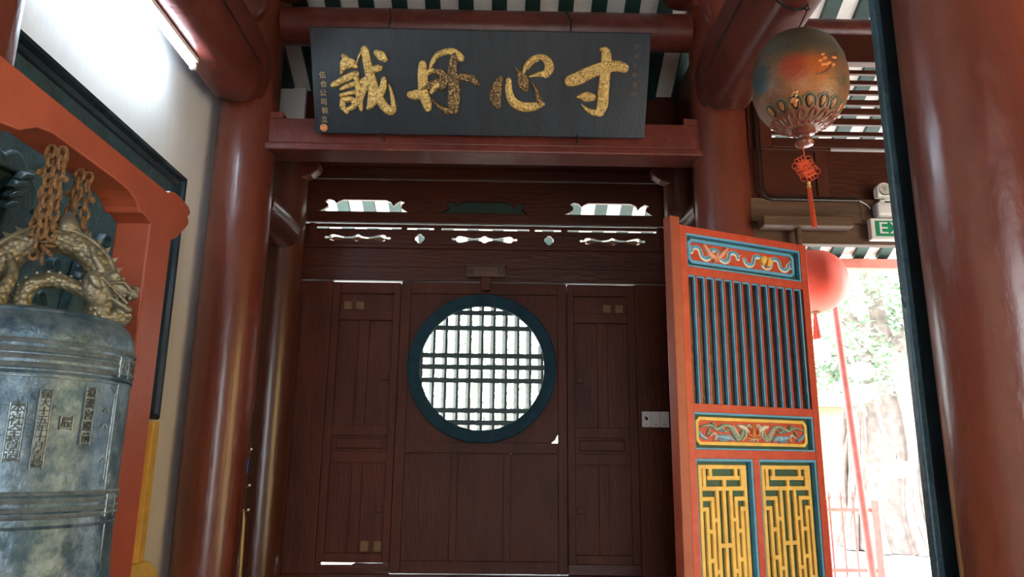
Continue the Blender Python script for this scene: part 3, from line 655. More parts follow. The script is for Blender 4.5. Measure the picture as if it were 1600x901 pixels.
xin = [[(156, 462, 32), (138, 510, 56), (128, 570, 68), (142, 626, 40)], [(205, 474, 34), (208, 540, 42), (232, 598, 52), (282, 628, 54), (340, 630, 52), (405, 612, 30)],
       [(388, 605, 36), (380, 560, 32), (362, 515, 20), (338, 482, 8)], [(245, 396, 10), (262, 422, 26), (284, 452, 58), (294, 492, 64), (302, 516, 44)],
       [(292, 420, 20), (310, 375, 26), (345, 340, 28), (390, 330, 32), (425, 352, 46), (440, 395, 52), (424, 432, 44)], [(428, 430, 40), (380, 434, 28), (330, 446, 14)], [(318, 400, 12), (345, 365, 14), (372, 352, 12)]]
cun = [[(566, 478, 66), (610, 462, 76), (680, 425, 70), (760, 396, 70), (835, 384, 62), (876, 394, 56)], [(765, 300, 50), (772, 350, 62), (768, 440, 62), (764, 540, 64), (762, 620, 64), (746, 664, 50)],
       [(752, 668, 44), (704, 664, 34), (668, 645, 24), (638, 616, 8)], [(618, 572, 22), (660, 570, 56), (700, 572, 44)], [(744, 290, 30), (770, 300, 40)]]
glyph('c', cheng, 550, 480, -0.73, 0.317, (), 'bright gold brush character at one end beside the small seal')
glyph('c', dan, 1020, 480, -0.234, 0.325, (3, 4, 5, 6), 'half worn gold brush character')
glyph('c', xin, 280, 490, 0.253, 0.324, (0, 2, 3), 'worn gold brush character with a loop')
glyph('c', cun, 720, 480, 0.718, 0.342, (), 'bold gold brush character like a cross with a hook')
for body, ux, v0, v1, sz in (('伍合公司裝立', -0.975, 0.352, 0.085, 0.042), ('中元十年百月', 0.955, 0.552, 0.27, 0.034)):
    for i, ch in enumerate(body):
        me = text_mesh(ch, sz, 0.002); me.transform(Matrix.Translation((ux + 0.004 * math.sin(i * 2), v0 + (v1 - v0) * i / (len(body) - 1), 0.001))); me.materials.append(M['goldink'] if ux < 0 else M['faintink'])
        link(bpy.data.objects.new('small_character', me), t)
MB().lathe([(0.024, 0.0), (0.022, 0.003), (0.012, 0.004), (0.010, 0.002), (0, 0.002)], cx=-0.985, cy=0.035, n=20).build('seal', M['orange'], t)
for ux in (-0.57, 0.54):
    MB().tube([(ux, 0.60, -0.04), (ux + 0.01, 0.65, -0.03), (ux + 0.015, 0.70, -0.09), (ux - 0.01, 0.76, -0.22)], 0.006, 6).build('hanging_hook', M['iron'], t)
for ux in (-0.61, 0.62):
    MB().tube([(ux, -0.04, -0.03), (ux, -0.03, 0.012), (ux, 0.02, 0.012)], 0.006, 6).build('foot_hook', M['iron'], t)

# ------------------------------------------------------------------ fluorescent tube
t = thing('fluorescent_lamp', 'lit fluorescent tube fixed under the beam along the white wall', 'lamp', (-1.705, 3.72, 3.535))
MB().tube([(0, -1.2, 0), (0, -0.02, 0)], 0.0165, 14).build('tube', M['tube'], t, smooth=True)
MB().box(-0.022, 0.022, -1.22, 0.0, 0.024, 0.052).build('batten', M['white'], t, 0.004)
for yy in (-1.215, -0.025): MB().box(-0.016, 0.016, yy, yy + 0.025, -0.02, 0.026).build('holder', M['white'], t, 0.004)

# ------------------------------------------------------------------ the carved red door leaf
kl = 0.955
LA = (1.073 * kl, 4.134 * kl, 1.45 * (1 - kl)); 
t = thing('door_4', 'carved vermilion door leaf standing open, with blue slats and yellow fret panels', 'door', (LA[0], LA[1], 0), (0, 0, math.atan2(0.366, 0.849)), kind='structure')
def U(u): return u * kl
def V(z): return 1.45 + (z - 1.45) * kl
def lb(n, m, u0, u1, y0, y1, z0, z1, bev=0.003, p=None): return box(n, M[m], p or t, U(u0), U(u1), y0, y1, V(z0), V(z1), bev)
zb = 0.45
lb('stile', 'leafred', -0.05, 0.0, 0, 0.05, zb, 2.806); lb('stile', 'leafred', 0.876, 0.928, 0, 0.05, zb, 2.806)
for z0, z1 in ((2.762, 2.806), (2.512, 2.562), (1.728, 1.775), (1.476, 1.525), (zb, 0.56)): lb('rail', 'leafred', 0.0, 0.876, 0.002, 0.048, z0, z1)
lb('meeting_pole', 'stand', -0.118, -0.052, -0.01, 0.06, zb - 0.02, 2.85, 0.006)
MB().tube([(U(0.90), 0.025, V(2.80)), (U(0.90), 0.025, KZ(2.93))], 0.02, 12).build('pivot', M['brown'], t)
lb('mullion', 'leafred', 0.397, 0.442, 0.002, 0.048, 0.56, 1.476)
def reveal(u0, u1, z0, z1, d0=0.006, d1=0.034, w=0.012):
    lb('blue_bead', 'blue', u0, u1, d0, d1, z1 - w, z1, 0); lb('blue_bead', 'blue', u0, u1, d0, d1, z0, z0 + w * 0.7, 0)
    lb('blue_bead', 'blue', u1 - w, u1, d0, d1, z0 + w * 0.7, z1 - w, 0); lb('blue_bead', 'blue', u0, u0 + w * 0.5, d0, d1, z0 + w * 0.7, z1 - w, 0)
# slats
lb('backing', 'maroon', 0.0, 0.876, 0.028, 0.046, 1.775, 2.512, 0)
sw = 0.876 / 13
for i in range(13):
    u1 = sw * (i + 1)
    if i < 12: lb('slat', 'leafred', u1 - 0.010, u1 - 0.001, 0.006, 0.028, 1.775, 2.512, 0)
    lb('slat_edge', 'blue', u1 - 0.021, u1 - 0.010, 0.010, 0.028, 1.775, 2.503, 0)
    lb('slat_head', 'blue', sw * i, u1 - 0.010, 0.012, 0.028, 2.503, 2.512, 0)
# upper carved panel
def carved(z0, z1, frame_m):
    p = lb('carved_panel', 'green', 0.0, 0.876, 0.032, 0.044, z0, z1, 0)
    reveal(0.0, 0.876, z0, z1)
    um, vm, hw, hh = U(0.425), V((z0 + z1) / 2), U(0.405), (z1 - z0) / 2 * kl - 0.026
    def rr(hw, hh, c): return [(um - hw + c, vm - hh), (um + hw - c, vm - hh), (um + hw, vm - hh + c), (um + hw, vm + hh - c), (um + hw - c, vm + hh), (um - hw + c, vm + hh), (um - hw, vm + hh - c), (um - hw, vm - hh + c)]
    board('ground_field', M['leafred'], p, [rr(hw - 0.006, hh - 0.006, 0.02)], 0.026, 0.032)
    board('frame', M[frame_m], p, [rr(hw, hh, 0.022), rr(hw - 0.013, hh - 0.013, 0.014)], 0.014, 0.032, 0.003)
    return p, um, vm, hw - 0.018, hh - 0.016
def relief(p, name, m, strokes, um, vm, h=0.012, base=0.026, sub=6):
    mb = MB()
    for st in strokes:
        mb.stroke([(um + a, vm + b, c) for a, b, c in st], h, 0, sub=sub, f=lambda a, b, c: (a, base - c, b))
    return mb.build(name, M[m], p, smooth=True)
p, um, vm, hw, hh = carved(2.562, 2.762, 'blue')
def wave(a0, a1, n, amp, w, ph=0):
    return [(a0 + (a1 - a0) * i / (2 * n) - 0.008 * math.sin(i * PI / 2), amp * math.sin(ph + i * PI / 4), w) for i in range(2 * n + 1)]
rib1 = wave(-0.36, -0.03, 10, 0.030, 0.018); rib2 = wave(0.02, 0.35, 10, 0.030, 0.018, PI)
relief(p, 'ribbon_edge', 'cream', [[(a, b - 0.003, c + 0.012) for a, b, c in rib1], [(a, b - 0.003, c + 0.012) for a, b, c in rib2]], um, vm, 0.007)
relief(p, 'ribbon', 'blue', [rib1, rib2], um, vm, 0.012)
relief(p, 'ribbon_tail', 'cream', [[(-0.36, 0, 0.014), (-0.375, 0.025, 0.006)], [(-0.36, 0, 0.014), (-0.38, -0.02, 0.006)], [(0.35, 0, 0.014), (0.365, 0.028, 0.006)], [(0.35, 0, 0.014), (0.368, -0.022, 0.006)], [(-0.03, 0, .014), (-0.012, 0.02, .005)], [(0.02, 0, .014), (0.004, -0.02, .005)]], um, vm, 0.010)
relief(p, 'fan_blade', 'pink', [[(-0.195, -0.03, 0.03), (-0.235, 0.0, 0.034), (-0.275, 0.045, 0.014)], [(-0.19, -0.03, 0.03), (-0.155, 0.0, 0.036), (-0.115, 0.04, 0.02)], [(-0.2, -0.04, 0.02), (-0.185, 0.01, 0.02)]], um, vm, 0.02)
relief(p, 'fan_knot', 'orange', [[(-0.205, -0.035, 0.02), (-0.185, -0.03, 0.02)]], um, vm, 0.024)
relief(p, 'gourd', 'peach', [[(0.15, 0.0, 0.048), (0.158, 0.012, 0.05)], [(0.19, -0.012, 0.045), (0.196, -0.002, 0.045)]], um, vm, 0.024)
relief(p, 'gourd_leaf', 'orange', [[(0.165, 0.03, 0.012), (0.18, 0.02, 0.02), (0.2, 0.028, 0.01)], [(0.18, 0.01, 0.012), (0.17, -0.035, 0.01)]], um, vm, 0.026)
p, um, vm, hw, hh = carved(1.525, 1.728, 'yellow')
def both(sts): return sts + [[(-a, b, c) for a, b, c in st] for st in sts]
relief(p, 'dragon_body', 'sage', both([[(-0.36, 0.018, 0.008), (-0.33, 0.026, 0.014), (-0.29, 0.03, 0.018), (-0.25, 0.012, 0.02), (-0.205, 0.03, 0.022), (-0.16, 0.028, 0.024), (-0.125, -0.02, 0.028), (-0.095, -0.038, 0.026), (-0.075, 0.0, 0.024), (-0.07, 0.03, 0.022)],
      [(-0.29, 0.028, 0.012), (-0.275, 0.042, 0.012), (-0.262, 0.03, 0.012), (-0.272, 0.02, 0.008)], [(-0.21, 0.02, 0.014), (-0.195, 0.0, 0.012), (-0.175, 0.008, 0.01)], [(-0.3, 0.01, 0.012), (-0.312, -0.018, 0.01)]]), um, vm, 0.016)
relief(p, 'dragon_head', 'cream', both([[(-0.10, 0.032, 0.016), (-0.075, 0.026, 0.030), (-0.05, 0.014, 0.022), (-0.038, 0.0, 0.012)], [(-0.05, 0.03, 0.01), (-0.03, 0.04, 0.012), (-0.02, 0.026, 0.008)], [(-0.14, 0.03, 0.008), (-0.115, -0.01, 0.010), (-0.10, -0.022, 0.006)], [(-0.30, -0.025, 0.008), (-0.27, -0.01, 0.012), (-0.255, -0.03, 0.01), (-0.265, -0.046, 0.006)], [(-0.062, 0.02, 0.01), (-0.055, -0.02, 0.008), (-0.085, -0.045, 0.006)]]), um, vm, 0.020)
relief(p, 'cloud', 'cloud', both([[(-0.365, -0.005, 0.012), (-0.35, -0.025, 0.022), (-0.32, -0.04, 0.012)], [(-0.24, -0.024, 0.02), (-0.21, -0.03, 0.028), (-0.17, -0.03, 0.03), (-0.14, -0.044, 0.014)], [(-0.235, -0.045, 0.01), (-0.19, -0.05, 0.012)], [(-0.22, 0.004, 0.012), (-0.215, 0.014, 0.01)]]), um, vm, 0.014)
relief(p, 'flame', 'orange', [[(0, -0.015, 0.034), (0, 0.005, 0.022), (-0.008, 0.028, 0.010), (-0.004, 0.044, 0.003)], [(0.006, 0.01, 0.012), (0.016, 0.034, 0.004)], [(-0.02, -0.02, 0.016), (-0.036, -0.01, 0.012), (-0.03, 0.012, 0.005)], [(0.02, -0.02, 0.016), (0.036, -0.01, 0.012), (0.032, 0.012, 0.005)], [(-0.03, -0.035, 0.014), (-0.055, -0.03, 0.006)], [(0.03, -0.035, 0.014), (0.052, -0.03, 0.006)]], um, vm, 0.02)
relief(p, 'wave_crest', 'cream', [[(-0.026, -0.05, 0.006), (-0.022, -0.035, 0.006), (-0.008, -0.04, 0.005)], [(0.026, -0.05, 0.006), (0.022, -0.035, 0.006), (0.008, -0.04, 0.005)], [(0, -0.05, 0.006), (0, -0.036, 0.006)]], um, vm, 0.016)
# yellow fret panels
fret = [  # (u0,v0,u1,v1) centre lines, upper half; mirrored about v = 0.5
    (.23, .0, .23, .072), (.80, .0, .80, .072), (.19, .072, .85, .072), (.53, .072, .53, .14), (.09, .0, .09, .14), (.94, .0, .94, .14), (.07, .14, .96, .14)]
full = [(.36, .14, .36, .86), (.51, .14, .51, .86), (.66, .14, .66, .86), (.36, .5, .66, .5), (0, 0, 1, 0), (0, 1, 1, 1), (0, 0, 0, 1), (1, 0, 1, 1)]
side = [(0, .205, .25, .205), (.25, .205, .25, .795), (0, .27, .125, .27), (.125, .27, .125, .73), (.25, .34, .36, .34), (.125, .41, .25, .41), (.125, .59, .25, .59), (.25, .66, .36, .66), (0, .795, .25, .795), (0, .73, .125, .73)]
segs = fret + [(a, 1 - b, c, 1 - d) for a, b, c, d in fret] + full + side + [(1.02 - a, b, 1.02 - c, d) if True else None for a, b, c, d in side]
for u0, u1 in ((0.0, 0.397), (0.442, 0.876)):
    p = lb('fret_panel', 'green', u0, u1, 0.036, 0.046, 0.56, 1.476, 0)
    reveal(u0, u1, 0.56, 1.476, 0.006, 0.036, 0.014)
    ya, yb = 1.432, 0.60
    ul, ur = u0 + 0.036, u1 - 0.05
    mb = MB(); bw = 0.0112
    for a, b, c, d in segs:
        a, c = max(0, min(1, a)), max(0, min(1, c))
        xa, xb = U(ul + (ur - ul) * min(a, c)) - bw, U(ul + (ur - ul) * max(a, c)) + bw
        za, zc2 = V(ya + (yb - ya) * max(b, d)) - bw, V(ya + (yb - ya) * min(b, d)) + bw
        mb.box(xa, xb, 0.018 + random.uniform(0, 0.0012), 0.037, za, zc2)
    mb.build('fret_lattice', M['yellow'], p, 0.0025, seg=1)

# ------------------------------------------------------------------ old painted lantern
LX, LY, LZ = 1.425, 3.25, 3.243
t = thing('painted_lantern', 'old round painted cloth lantern with a turned finial, hanging from the beam', 'lantern', (LX, LY, LZ))
prof = [(0.05, 0.262), (0.085, 0.25), (0.13, 0.225), (0.18, 0.172), (0.21, 0.10), (0.222, 0.02), (0.219, -0.06), (0.20, -0.125), (0.165, -0.18), (0.115, -0.222), (0.06, -0.245)]
MB().lathe(prof, n=48).build('cloth_globe', M['cloth'], t, smooth=True)
MB().lathe([(0.02, 0.272), (0.055, 0.268), (0.052, 0.255), (0.02, 0.252)], n=20).build('cap', M['iron'], t, smooth=True)
MB().lathe([(0.046, -0.235), (0.054, -0.245), (0.054, -0.262), (0.046, -0.27), (0.026, -0.274), (0.024, -0.286), (0.036, -0.292), (0.044, -0.308), (0.038, -0.322), (0.018, -0.33), (0, -0.331)], n=28).build('finial', M['finial'], t, smooth=True)
def onglobe(a, z, off=0.003):
    for (r0, z0), (r1, z1) in zip(prof, prof[1:]):
        if z1 <= z <= z0:
            r = r0 + (r1 - r0) * (z0 - z) / (z0 - z1); break
    else: r = prof[-1][0]
    return ((r + off) * math.cos(a), (r + off) * math.sin(a), z)
def fglobe(u, b, c): return onglobe(u / 0.2, b, c)
va = R(-114)                                     # bearing of the side seen from the hall
for i in range(7):
    a0 = (va + (i - 2.4) * 2 * PI / 17) * 0.2
    o = MB().stroke([(a0 - 0.036, -0.186, 0.009), (a0 - 0.030, -0.160, 0.010), (a0, -0.146, 0.011), (a0 + 0.030, -0.160, 0.010), (a0 + 0.036, -0.186, 0.009)], 0.004, 0.001, f=fglobe).build('lotus_rim', M['olive'], t, smooth=True)
    MB().stroke([(a0, -0.164, 0.040), (a0, -0.170, 0.046), (a0, -0.178, 0.040)], 0.003, 0.0005, f=fglobe).build('petal_ground', M['conduit'], o, smooth=True)  # dark painted ground behind each lotus petal
    MB().stroke([(a0, -0.168, 0.026), (a0, -0.173, 0.030), (a0, -0.180, 0.022)], 0.006, 0.001, f=fglobe).build('lotus_petal', M['orange'] if i in (2, 6) else M['ochre'], o, smooth=True)
rb = random.Random(4)
for i in range(11):
    a0 = (va + 0.62 + rb.uniform(-0.2, 0.2)) * 0.2; z0 = 0.0 + rb.uniform(-0.03, 0.03)
    MB().stroke([(a0 - 0.003, z0, 0.014), (a0 + 0.003, z0 + 0.003, 0.014)], 0.004, 0.001, f=fglobe).build('painted_blossom', M['orange'], t, smooth=True)
for i in range(8):
    a0 = (va - 0.25 + rb.uniform(-0.12, 0.2)) * 0.2; z0 = -0.155 + rb.uniform(-0.02, 0.02)
    MB().stroke([(a0 - 0.004, z0, 0.007), (a0 + 0.004, z0 + 0.004, 0.007)], 0.008, 0.001, f=fglobe).build('gilt_fleck', M['gold'] if i % 2 else M['orange'], t, smooth=True)
va2 = (va + 0.35) * 0.2
MB().stroke([(va2, -0.07, 0.003), (va2 + 0.03, -0.064, 0.009), (va2 + 0.055, -0.045, 0.008), (va2 + 0.07, -0.02, 0.003)], 0.003, 0.001, f=fglobe).build('painted_leaf', M['tan'], t, smooth=True)
for i in range(16):
    a0 = (i * 2 * PI / 16) * 0.2
    MB().stroke([(a0 - 0.03, -0.225, 0.007), (a0 - 0.012, -0.205, 0.010), (a0 + 0.012, -0.208, 0.010), (a0 + 0.016, -0.222, 0.007)], 0.009, 0.001, f=fglobe).build('base_scroll', M['finial'], t, smooth=True)
    MB().stroke([(a0 - 0.02, -0.236, 0.007), (a0 + 0.02, -0.238, 0.009), (a0 + 0.04, -0.230, 0.005)], 0.009, 0.001, f=fglobe).build('base_scroll', M['finial'], t, smooth=True)
MB().tube([(0.0, 0, 0.262), (0.008, -0.06, 0.29), (0.016, -0.118, 0.322)], 0.0035, 6).build('hanging_wire', M['iron'], t)
MB().torus((0, 0, 0.268), 0.022, 0.003, (PI / 2, 0, 0.4), 14, 5).build('wire_loop', M['iron'], t)
MB().tube([(x - LX, -0.12, z - LZ) for x, z in ((1.232, 3.90), (1.232, 3.81), (1.248, 3.73), (1.268, 3.66), (1.302, 3.606), (1.338, 3.578), (1.375, 3.565), (1.415, 3.566), (1.428, 3.575))] + [(0.022, -0.12, 0.345), (0.022, -0.12, 0.325), (0.012, -0.12, 0.318), (0.004, -0.12, 0.328)], 0.0055, 6).build('beam_hook', M['iron'], t)
# knot tassel
t = thing('knot_tassel', 'red silk endless-knot tassel hanging under the old lantern', 'tassel', (LX - 0.008, LY, LZ - 0.33))
MB().tube([(0, 0, 0), (0.003, 0, -0.05)], 0.0028, 6).build('cord', M['tassel'], t)
kc = Vector((0.006, 0, -0.108)); kr = R(30)
def kp(a, b, dy=0.0): return (kc.x + a * math.cos(kr) - b * math.sin(kr), dy, kc.z + a * math.sin(kr) + b * math.cos(kr))
mb = MB()
for i in range(8):
    q = -0.030 + i * 0.0086
    mb.tube([kp(q * 0.8, -0.044, 0.0), kp(q * 0.8, 0, -0.004 if i % 2 else 0.003), kp(q * 0.8, 0.044, 0.0)], 0.0042, 6)
    mb.tube([kp(-0.028, q * 1.35, -0.002), kp(0, q * 1.35, -0.005 if i % 2 == 0 else 0.003), kp(0.028, q * 1.35, -0.002)], 0.0042, 6)
mb.build('woven_knot', M['tassel'], t, smooth=True)
mb = MB()
for i in range(5):
    for sgn in (-1, 1):
        mb.torus(kp(sgn * 0.038, -0.034 + i * 0.017), 0.012 if i not in (0, 4) else 0.016, 0.0016, (PI / 2, 0, 0), 14, 5)
for i in range(3):
    for sgn in (-1, 1): mb.torus(kp(-0.017 + i * 0.017, sgn * 0.052), 0.011, 0.0016, (PI / 2, 0, 0), 14, 5)
mb.build('cord_loops', M['tassel'], t, smooth=True)
MB().lathe([(0.004, -0.172), (0.008, -0.176), (0.008, -0.184), (0.006, -0.188), (0.010, -0.194), (0.010, -0.206)], cx=0.012, n=12).build('gilt_cap', M['brass'], t, smooth=True)
mb = MB()
for i in range(26):
    a = i * 2.4; r = 0.009 * math.sqrt((i + 0.5) / 26)
    mb.tube([(0.012 + r * math.cos(a) * 0.9, r * math.sin(a), -0.204), (0.018 + r * math.cos(a) * 1.2, r * math.sin(a) * 1.2, -0.30), (0.022 + r * math.cos(a) * 1.3, r * math.sin(a) * 1.3, -0.392 - 0.006 * math.sin(i))], 0.0023, 5)
tag(mb.build('fringe', M['tassel'], t, smooth=True), kind='stuff')

# ------------------------------------------------------------------ black couplet board on the near column
t = thing('couplet_board', 'tall black lacquered couplet board hung on the far side of the thick red column', 'board', (1.425, 2.246, 0))
MB().box(-0.155, 0.155, -0.012, 0.014, 0.55, 3.7).build('panel', M['black'], t, 0.004)
MB().box(-0.168, -0.145, -0.014, 0.022, 0.55, 3.7).build('edge_strip', M['relief'], t, 0.005); MB().box(0.145, 0.168, -0.014, 0.022, 0.55, 3.7).build('edge_strip', M['relief'], t, 0.005)

# ------------------------------------------------------------------ framed dark relief on the white wall
t = thing('relief_panel', 'large black framed relief carving with horses on the white wall', 'relief', (-1.88, 0, 0))
Y0, Y1, Z0, Z1 = 1.0, 4.045, 1.645, 3.015
box('backboard', M['relief'], t, 0.005, 0.03, Y0 + 0.05, Y1 - 0.05, Z0 + 0.05, Z1 - 0.05, 0)
fp = [(0.0, 0.0), (0.055, 0.0), (0.07, 0.012), (0.066, 0.028), (0.045, 0.036), (0.05, 0.046), (0.04, 0.066), (0.024, 0.08), (0.03, 0.095), (0.022, 0.12), (0.0, 0.12)]   # (out of wall, inward)
def frame_side(pa, pb, inward):
    mb = MB(); rings = []
    d = Vector((0, pb[0] - pa[0], pb[1] - pa[1])).normalized()
    for end, (py, pz) in ((0, pa), (1, pb)):
        ring = []
        for o, i in fp:
            s = 1 if end == 0 else -1
            ring.append(mb.bm.verts.new((o, py + inward[0] * i + d.y * s * i, pz + inward[1] * i + d.z * s * i)))
        rings.append(ring)
    n = len(fp)
    for k2 in range(n): mb.bm.faces.new((rings[0][k2], rings[0][(k2 + 1) % n], rings[1][(k2 + 1) % n], rings[1][k2]))
    mb.bm.faces.new(rings[0]); mb.bm.faces.new(rings[1][::-1])
    mb.build('frame_moulding', M['black'], t)
frame_side((Y0, Z1), (Y1, Z1), (0, -1)); frame_side((Y0, Z0), (Y1, Z0), (0, 1)); frame_side((Y1, Z0), (Y1, Z1), (-1, 0)); frame_side((Y0, Z0), (Y0, Z1), (1, 0))
def relf(name, poly, d0, d1, bev=0.006): return MB().prism(poly, d0, d1, 'X').build(name, M['relief'], t, bev)
horse = [(2.683, 2.48), (2.704, 2.472), (2.734, 2.451), (2.745, 2.422), (2.779, 2.374), (2.773, 2.36), (2.749, 2.367), (2.728, 2.376), (2.714, 2.359), (2.70, 2.30), (2.72, 2.22), (2.62, 2.16), (2.561, 2.24), (2.582, 2.325), (2.597, 2.357), (2.622, 2.46)]
def horse_at(dy, dz, sc=1.0):
    P = [(2.65 + (a - 2.65) * sc + dy, 2.38 + (b - 2.38) * sc + dz) for a, b in horse]
    h = relf('horse', P, 0.03, 0.085, 0.016)
    f = lambda a, b: (2.65 + (a - 2.65) * sc + dy, 2.38 + (b - 2.38) * sc + dz)
    for i, (a, b) in enumerate(((2.64, 2.47), (2.615, 2.43), (2.60, 2.385), (2.585, 2.34))):
        q = f(a, b); MB().stroke([(q[0] + 0.035, q[1] + 0.012, 0.03), (q[0], q[1], 0.036), (q[0] - 0.03, q[1] - 0.022, 0.012)], 0.03, f=lambda u, v, c: (0.07 + c, u, v)).build('mane', M['relief'], h, smooth=True)
    e = f(2.722, 2.442); MB().ball((0.078, e[0], e[1]), (0.008, 0.009, 0.007)).build('eye', M['relief'], h, smooth=True)
    q = [f(2.70, 2.46), f(2.722, 2.42), f(2.715, 2.38)]
    MB().stroke([(q[0][0], q[0][1], 0.012), (q[1][0], q[1][1], 0.018), (q[2][0], q[2][1], 0.012)], 0.014, f=lambda u, v, c: (0.074 + c, u, v)).build('cheek_strap', M['relief'], h, smooth=True)
    q = [f(2.745, 2.40), f(2.758, 2.378), f(2.735, 2.372)]
    MB().stroke([(a, b, 0.008) for a, b in q], 0.012, f=lambda u, v, c: (0.074 + c, u, v)).build('bridle', M['relief'], h, smooth=True)
    MB().stroke([(f(2.685, 2.48)[0], f(2.685, 2.48)[1], 0.02), (f(2.70, 2.50)[0], f(2.70, 2.50)[1], 0.006)], 0.02, f=lambda u, v, c: (0.07 + c, u, v)).build('ear', M['relief'], h, smooth=True)
horse_at(0, 0); horse_at(0.50, -0.18, 1.1); horse_at(0.98, -0.05, 1.0); horse_at(-0.35, -0.35, 1.0)
relf('cloud_ridge', [(2.2, 2.62), (2.35, 2.60), (2.492, 2.552), (2.513, 2.534), (2.549, 2.523), (2.587, 2.553), (2.62, 2.562), (2.647, 2.549), (2.663, 2.536), (2.692, 2.516), (2.722, 2.524), (2.757, 2.513), (2.681, 2.487), (2.545, 2.471), (2.35, 2.45), (2.2, 2.5)], 0.03, 0.07, 0.01)
for i in range(34):
    yy = random.uniform(2.35, 3.9); zz = random.uniform(1.85, 2.75); s = random.uniform(0.03, 0.07); fl = random.choice((-1, 1))
    pts = [(yy + fl * s * (1 - 0.16 * q) * math.cos(q * 0.8), zz + s * (1 - 0.16 * q) * math.sin(q * 0.8), s * 0.42 * (1 - q * 0.1)) for q in range(7)]
    MB().stroke(pts, 0.03, f=lambda u, v, c: (0.03 + c, u, v)).build('cloud_scroll', M['relief'], t, smooth=True)
box('wall_hook', M['iron'], t, 0.0, 0.03, 3.93, 3.945, 3.013, 3.035, 0.002)

# yellow wooden base under the relief
t = thing('plinth_panel', 'ochre yellow wooden base panel under the black relief frame', 'base', (-1.876, 0, 0))
box('panel', M['yellow'], t, 0.0, 0.045, 2.4, 4.0, 0.93, 1.635, 0.004); box('post', M['yellow'], t, 0.0, 0.07, 3.965, 4.035, 0.93, 1.635, 0.006); box('post', M['yellow'], t, 0.0, 0.07, 2.35, 2.42, 0.93, 1.635, 0.006)
MB().prism([(0.0, 0.83), (0.12, 0.83), (0.12, 0.87), (0.10, 0.90), (0.08, 0.93), (0.0, 0.93)], 2.3, 4.09, 'Y').build('foot_moulding', M['yellow'], t, 0.004)
box('legs', M['yellow'], t, 0.0, 0.08, 2.4, 4.05, FZ, 0.83, 0.004)

# gilded branch by the column
t = thing('decorative_branch', 'thin gilded branch with pearl tips leaning at the column foot', 'branch', (-1.44, 4.42, 0))
MB().tube([(0.005, 0, FZ), (0.0, 0, 0.9), (-0.004, 0, 1.12), (-0.012, 0, 1.17)], [0.013, 0.011, 0.009, 0.004], 8).build('bamboo_stick', M['bamboo'], t, smooth=True)
MB().tube([(-0.03, 0, FZ), (-0.032, 0, 0.7), (-0.02, 0, 1.1), (-0.012, 0, 1.4), (-0.004, 0, 1.72)], 0.004, 6).build('stem', M['iron'], t, smooth=True)
MB().tube([(-0.012, 0, 1.37), (-0.009, 0, 1.45)], 0.009, 8).build('tape_wrap', M['tape'], t)
for z, dx in ((1.5, 0.012), (1.30, 0.020), (1.165, 0.026)):
    MB().tube([(-0.014, 0, z - 0.02), (dx - 0.01, -0.004, z)], 0.0025, 5).build('twig', M['bamboo'], t)
    MB().ball((dx - 0.008, -0.004, z + 0.002), 0.008, 10, 8).build('pearl', M['pearl'], t, smooth=True)

# ------------------------------------------------------------------ bell stand
t = thing('bell_stand', 'orange red wooden bell stand with scrolled beam ends beside the white wall', 'stand', (-1.155, 0, 0))
bp = [(0.75, 2.305), (2.327, 2.299), (2.345, 2.311), (2.375, 2.318), (2.42, 2.317), (2.456, 2.312), (2.49, 2.306), (2.506, 2.294), (2.503, 2.28), (2.489, 2.271), (2.502, 2.258), (2.498, 2.242), (2.46, 2.205), (2.42, 2.172), (2.40, 2.160),
      (2.242, 2.160), (2.20, 2.175), (2.175, 2.176), (2.159, 2.170), (2.145, 2.186), (2.12, 2.202), (2.08, 2.214), (2.0, 2.217), (1.70, 2.217), (1.64, 2.205), (1.58, 2.17), (1.50, 2.155), (1.45, 2.16), (1.20, 2.16), (0.95, 2.16), (0.80, 2.17), (0.74, 2.21), (0.73, 2.26)]
MB().prism(bp, -0.055, 0.055, 'X').build('cross_beam', M['stand'], t, 0.005)
MB().box(-0.055, 0.055, 2.234, 2.385, FZ, 2.165).build('post', M['stand'], t, 0.006)
MB().box(-0.055, 0.055, 1.20, 1.35, FZ, 2.165).build('post', M['stand'], t, 0.006)
for y in (2.31, 1.275):
    MB().prism([(-0.36, FZ), (0.36, FZ), (0.34, FZ + 0.10), (0.12, FZ + 0.16), (-0.12, FZ + 0.16), (-0.34, FZ + 0.10)], y - 0.07, y + 0.07, 'Y').build('foot', M['stand'], t, 0.006)

# ------------------------------------------------------------------ bronze bell
BX, BY = -1.155, 1.836
BR = 0.226
t = thing('bronze_bell', 'large patinated bronze bell with Chinese inscriptions and a dragon loop', 'bell', (BX, BY, 0))
prof = [(0.0, 1.800), (0.08, 1.798), (0.15, 1.790), (0.19, 1.778), (0.212, 1.760), (0.222, 1.738), (0.2255, 1.712), (0.226, 1.60), (0.226, 1.36), (0.228, 1.22), (0.236, 1.12), (0.252, 1.05), (0.255, 1.03), (0.245, 1.03), (0.215, 1.12), (0.205, 1.65), (0.0, 1.72)]
MB().lathe(prof, n=72).build('body', M['bronze'], t, smooth=True)
for z, r in ((1.775, 0.196), (1.700, 0.006), (1.682, 0.006), (1.676, 0.003), (1.665, 0.006), (1.647, 0.006), (1.641, 0.003), (1.631, 0.004), (1.371, 0.005), (1.364, 0.003), (1.355, 0.006), (1.337, 0.006), (1.331, 0.003), (1.322, 0.006), (1.300, 0.004), (1.10, 0.006)):
    if z > 1.77: rr, tr = 0.196, 0.004
    else: rr, tr = (BR if z > 1.2 else 0.238), r
    MB().torus((0, 0, z), rr, tr, n=72, k=6).build('raised_band', M['band' if tr > 0.004 else 'bronze'], t, smooth=True)
def fb(u, v, c): a = u / BR; return ((BR + c) * math.cos(a), (BR + c) * math.sin(a), v)
def wrap(me):
    for v in me.vertices: v.co = Vector(fb(*v.co))
    return me
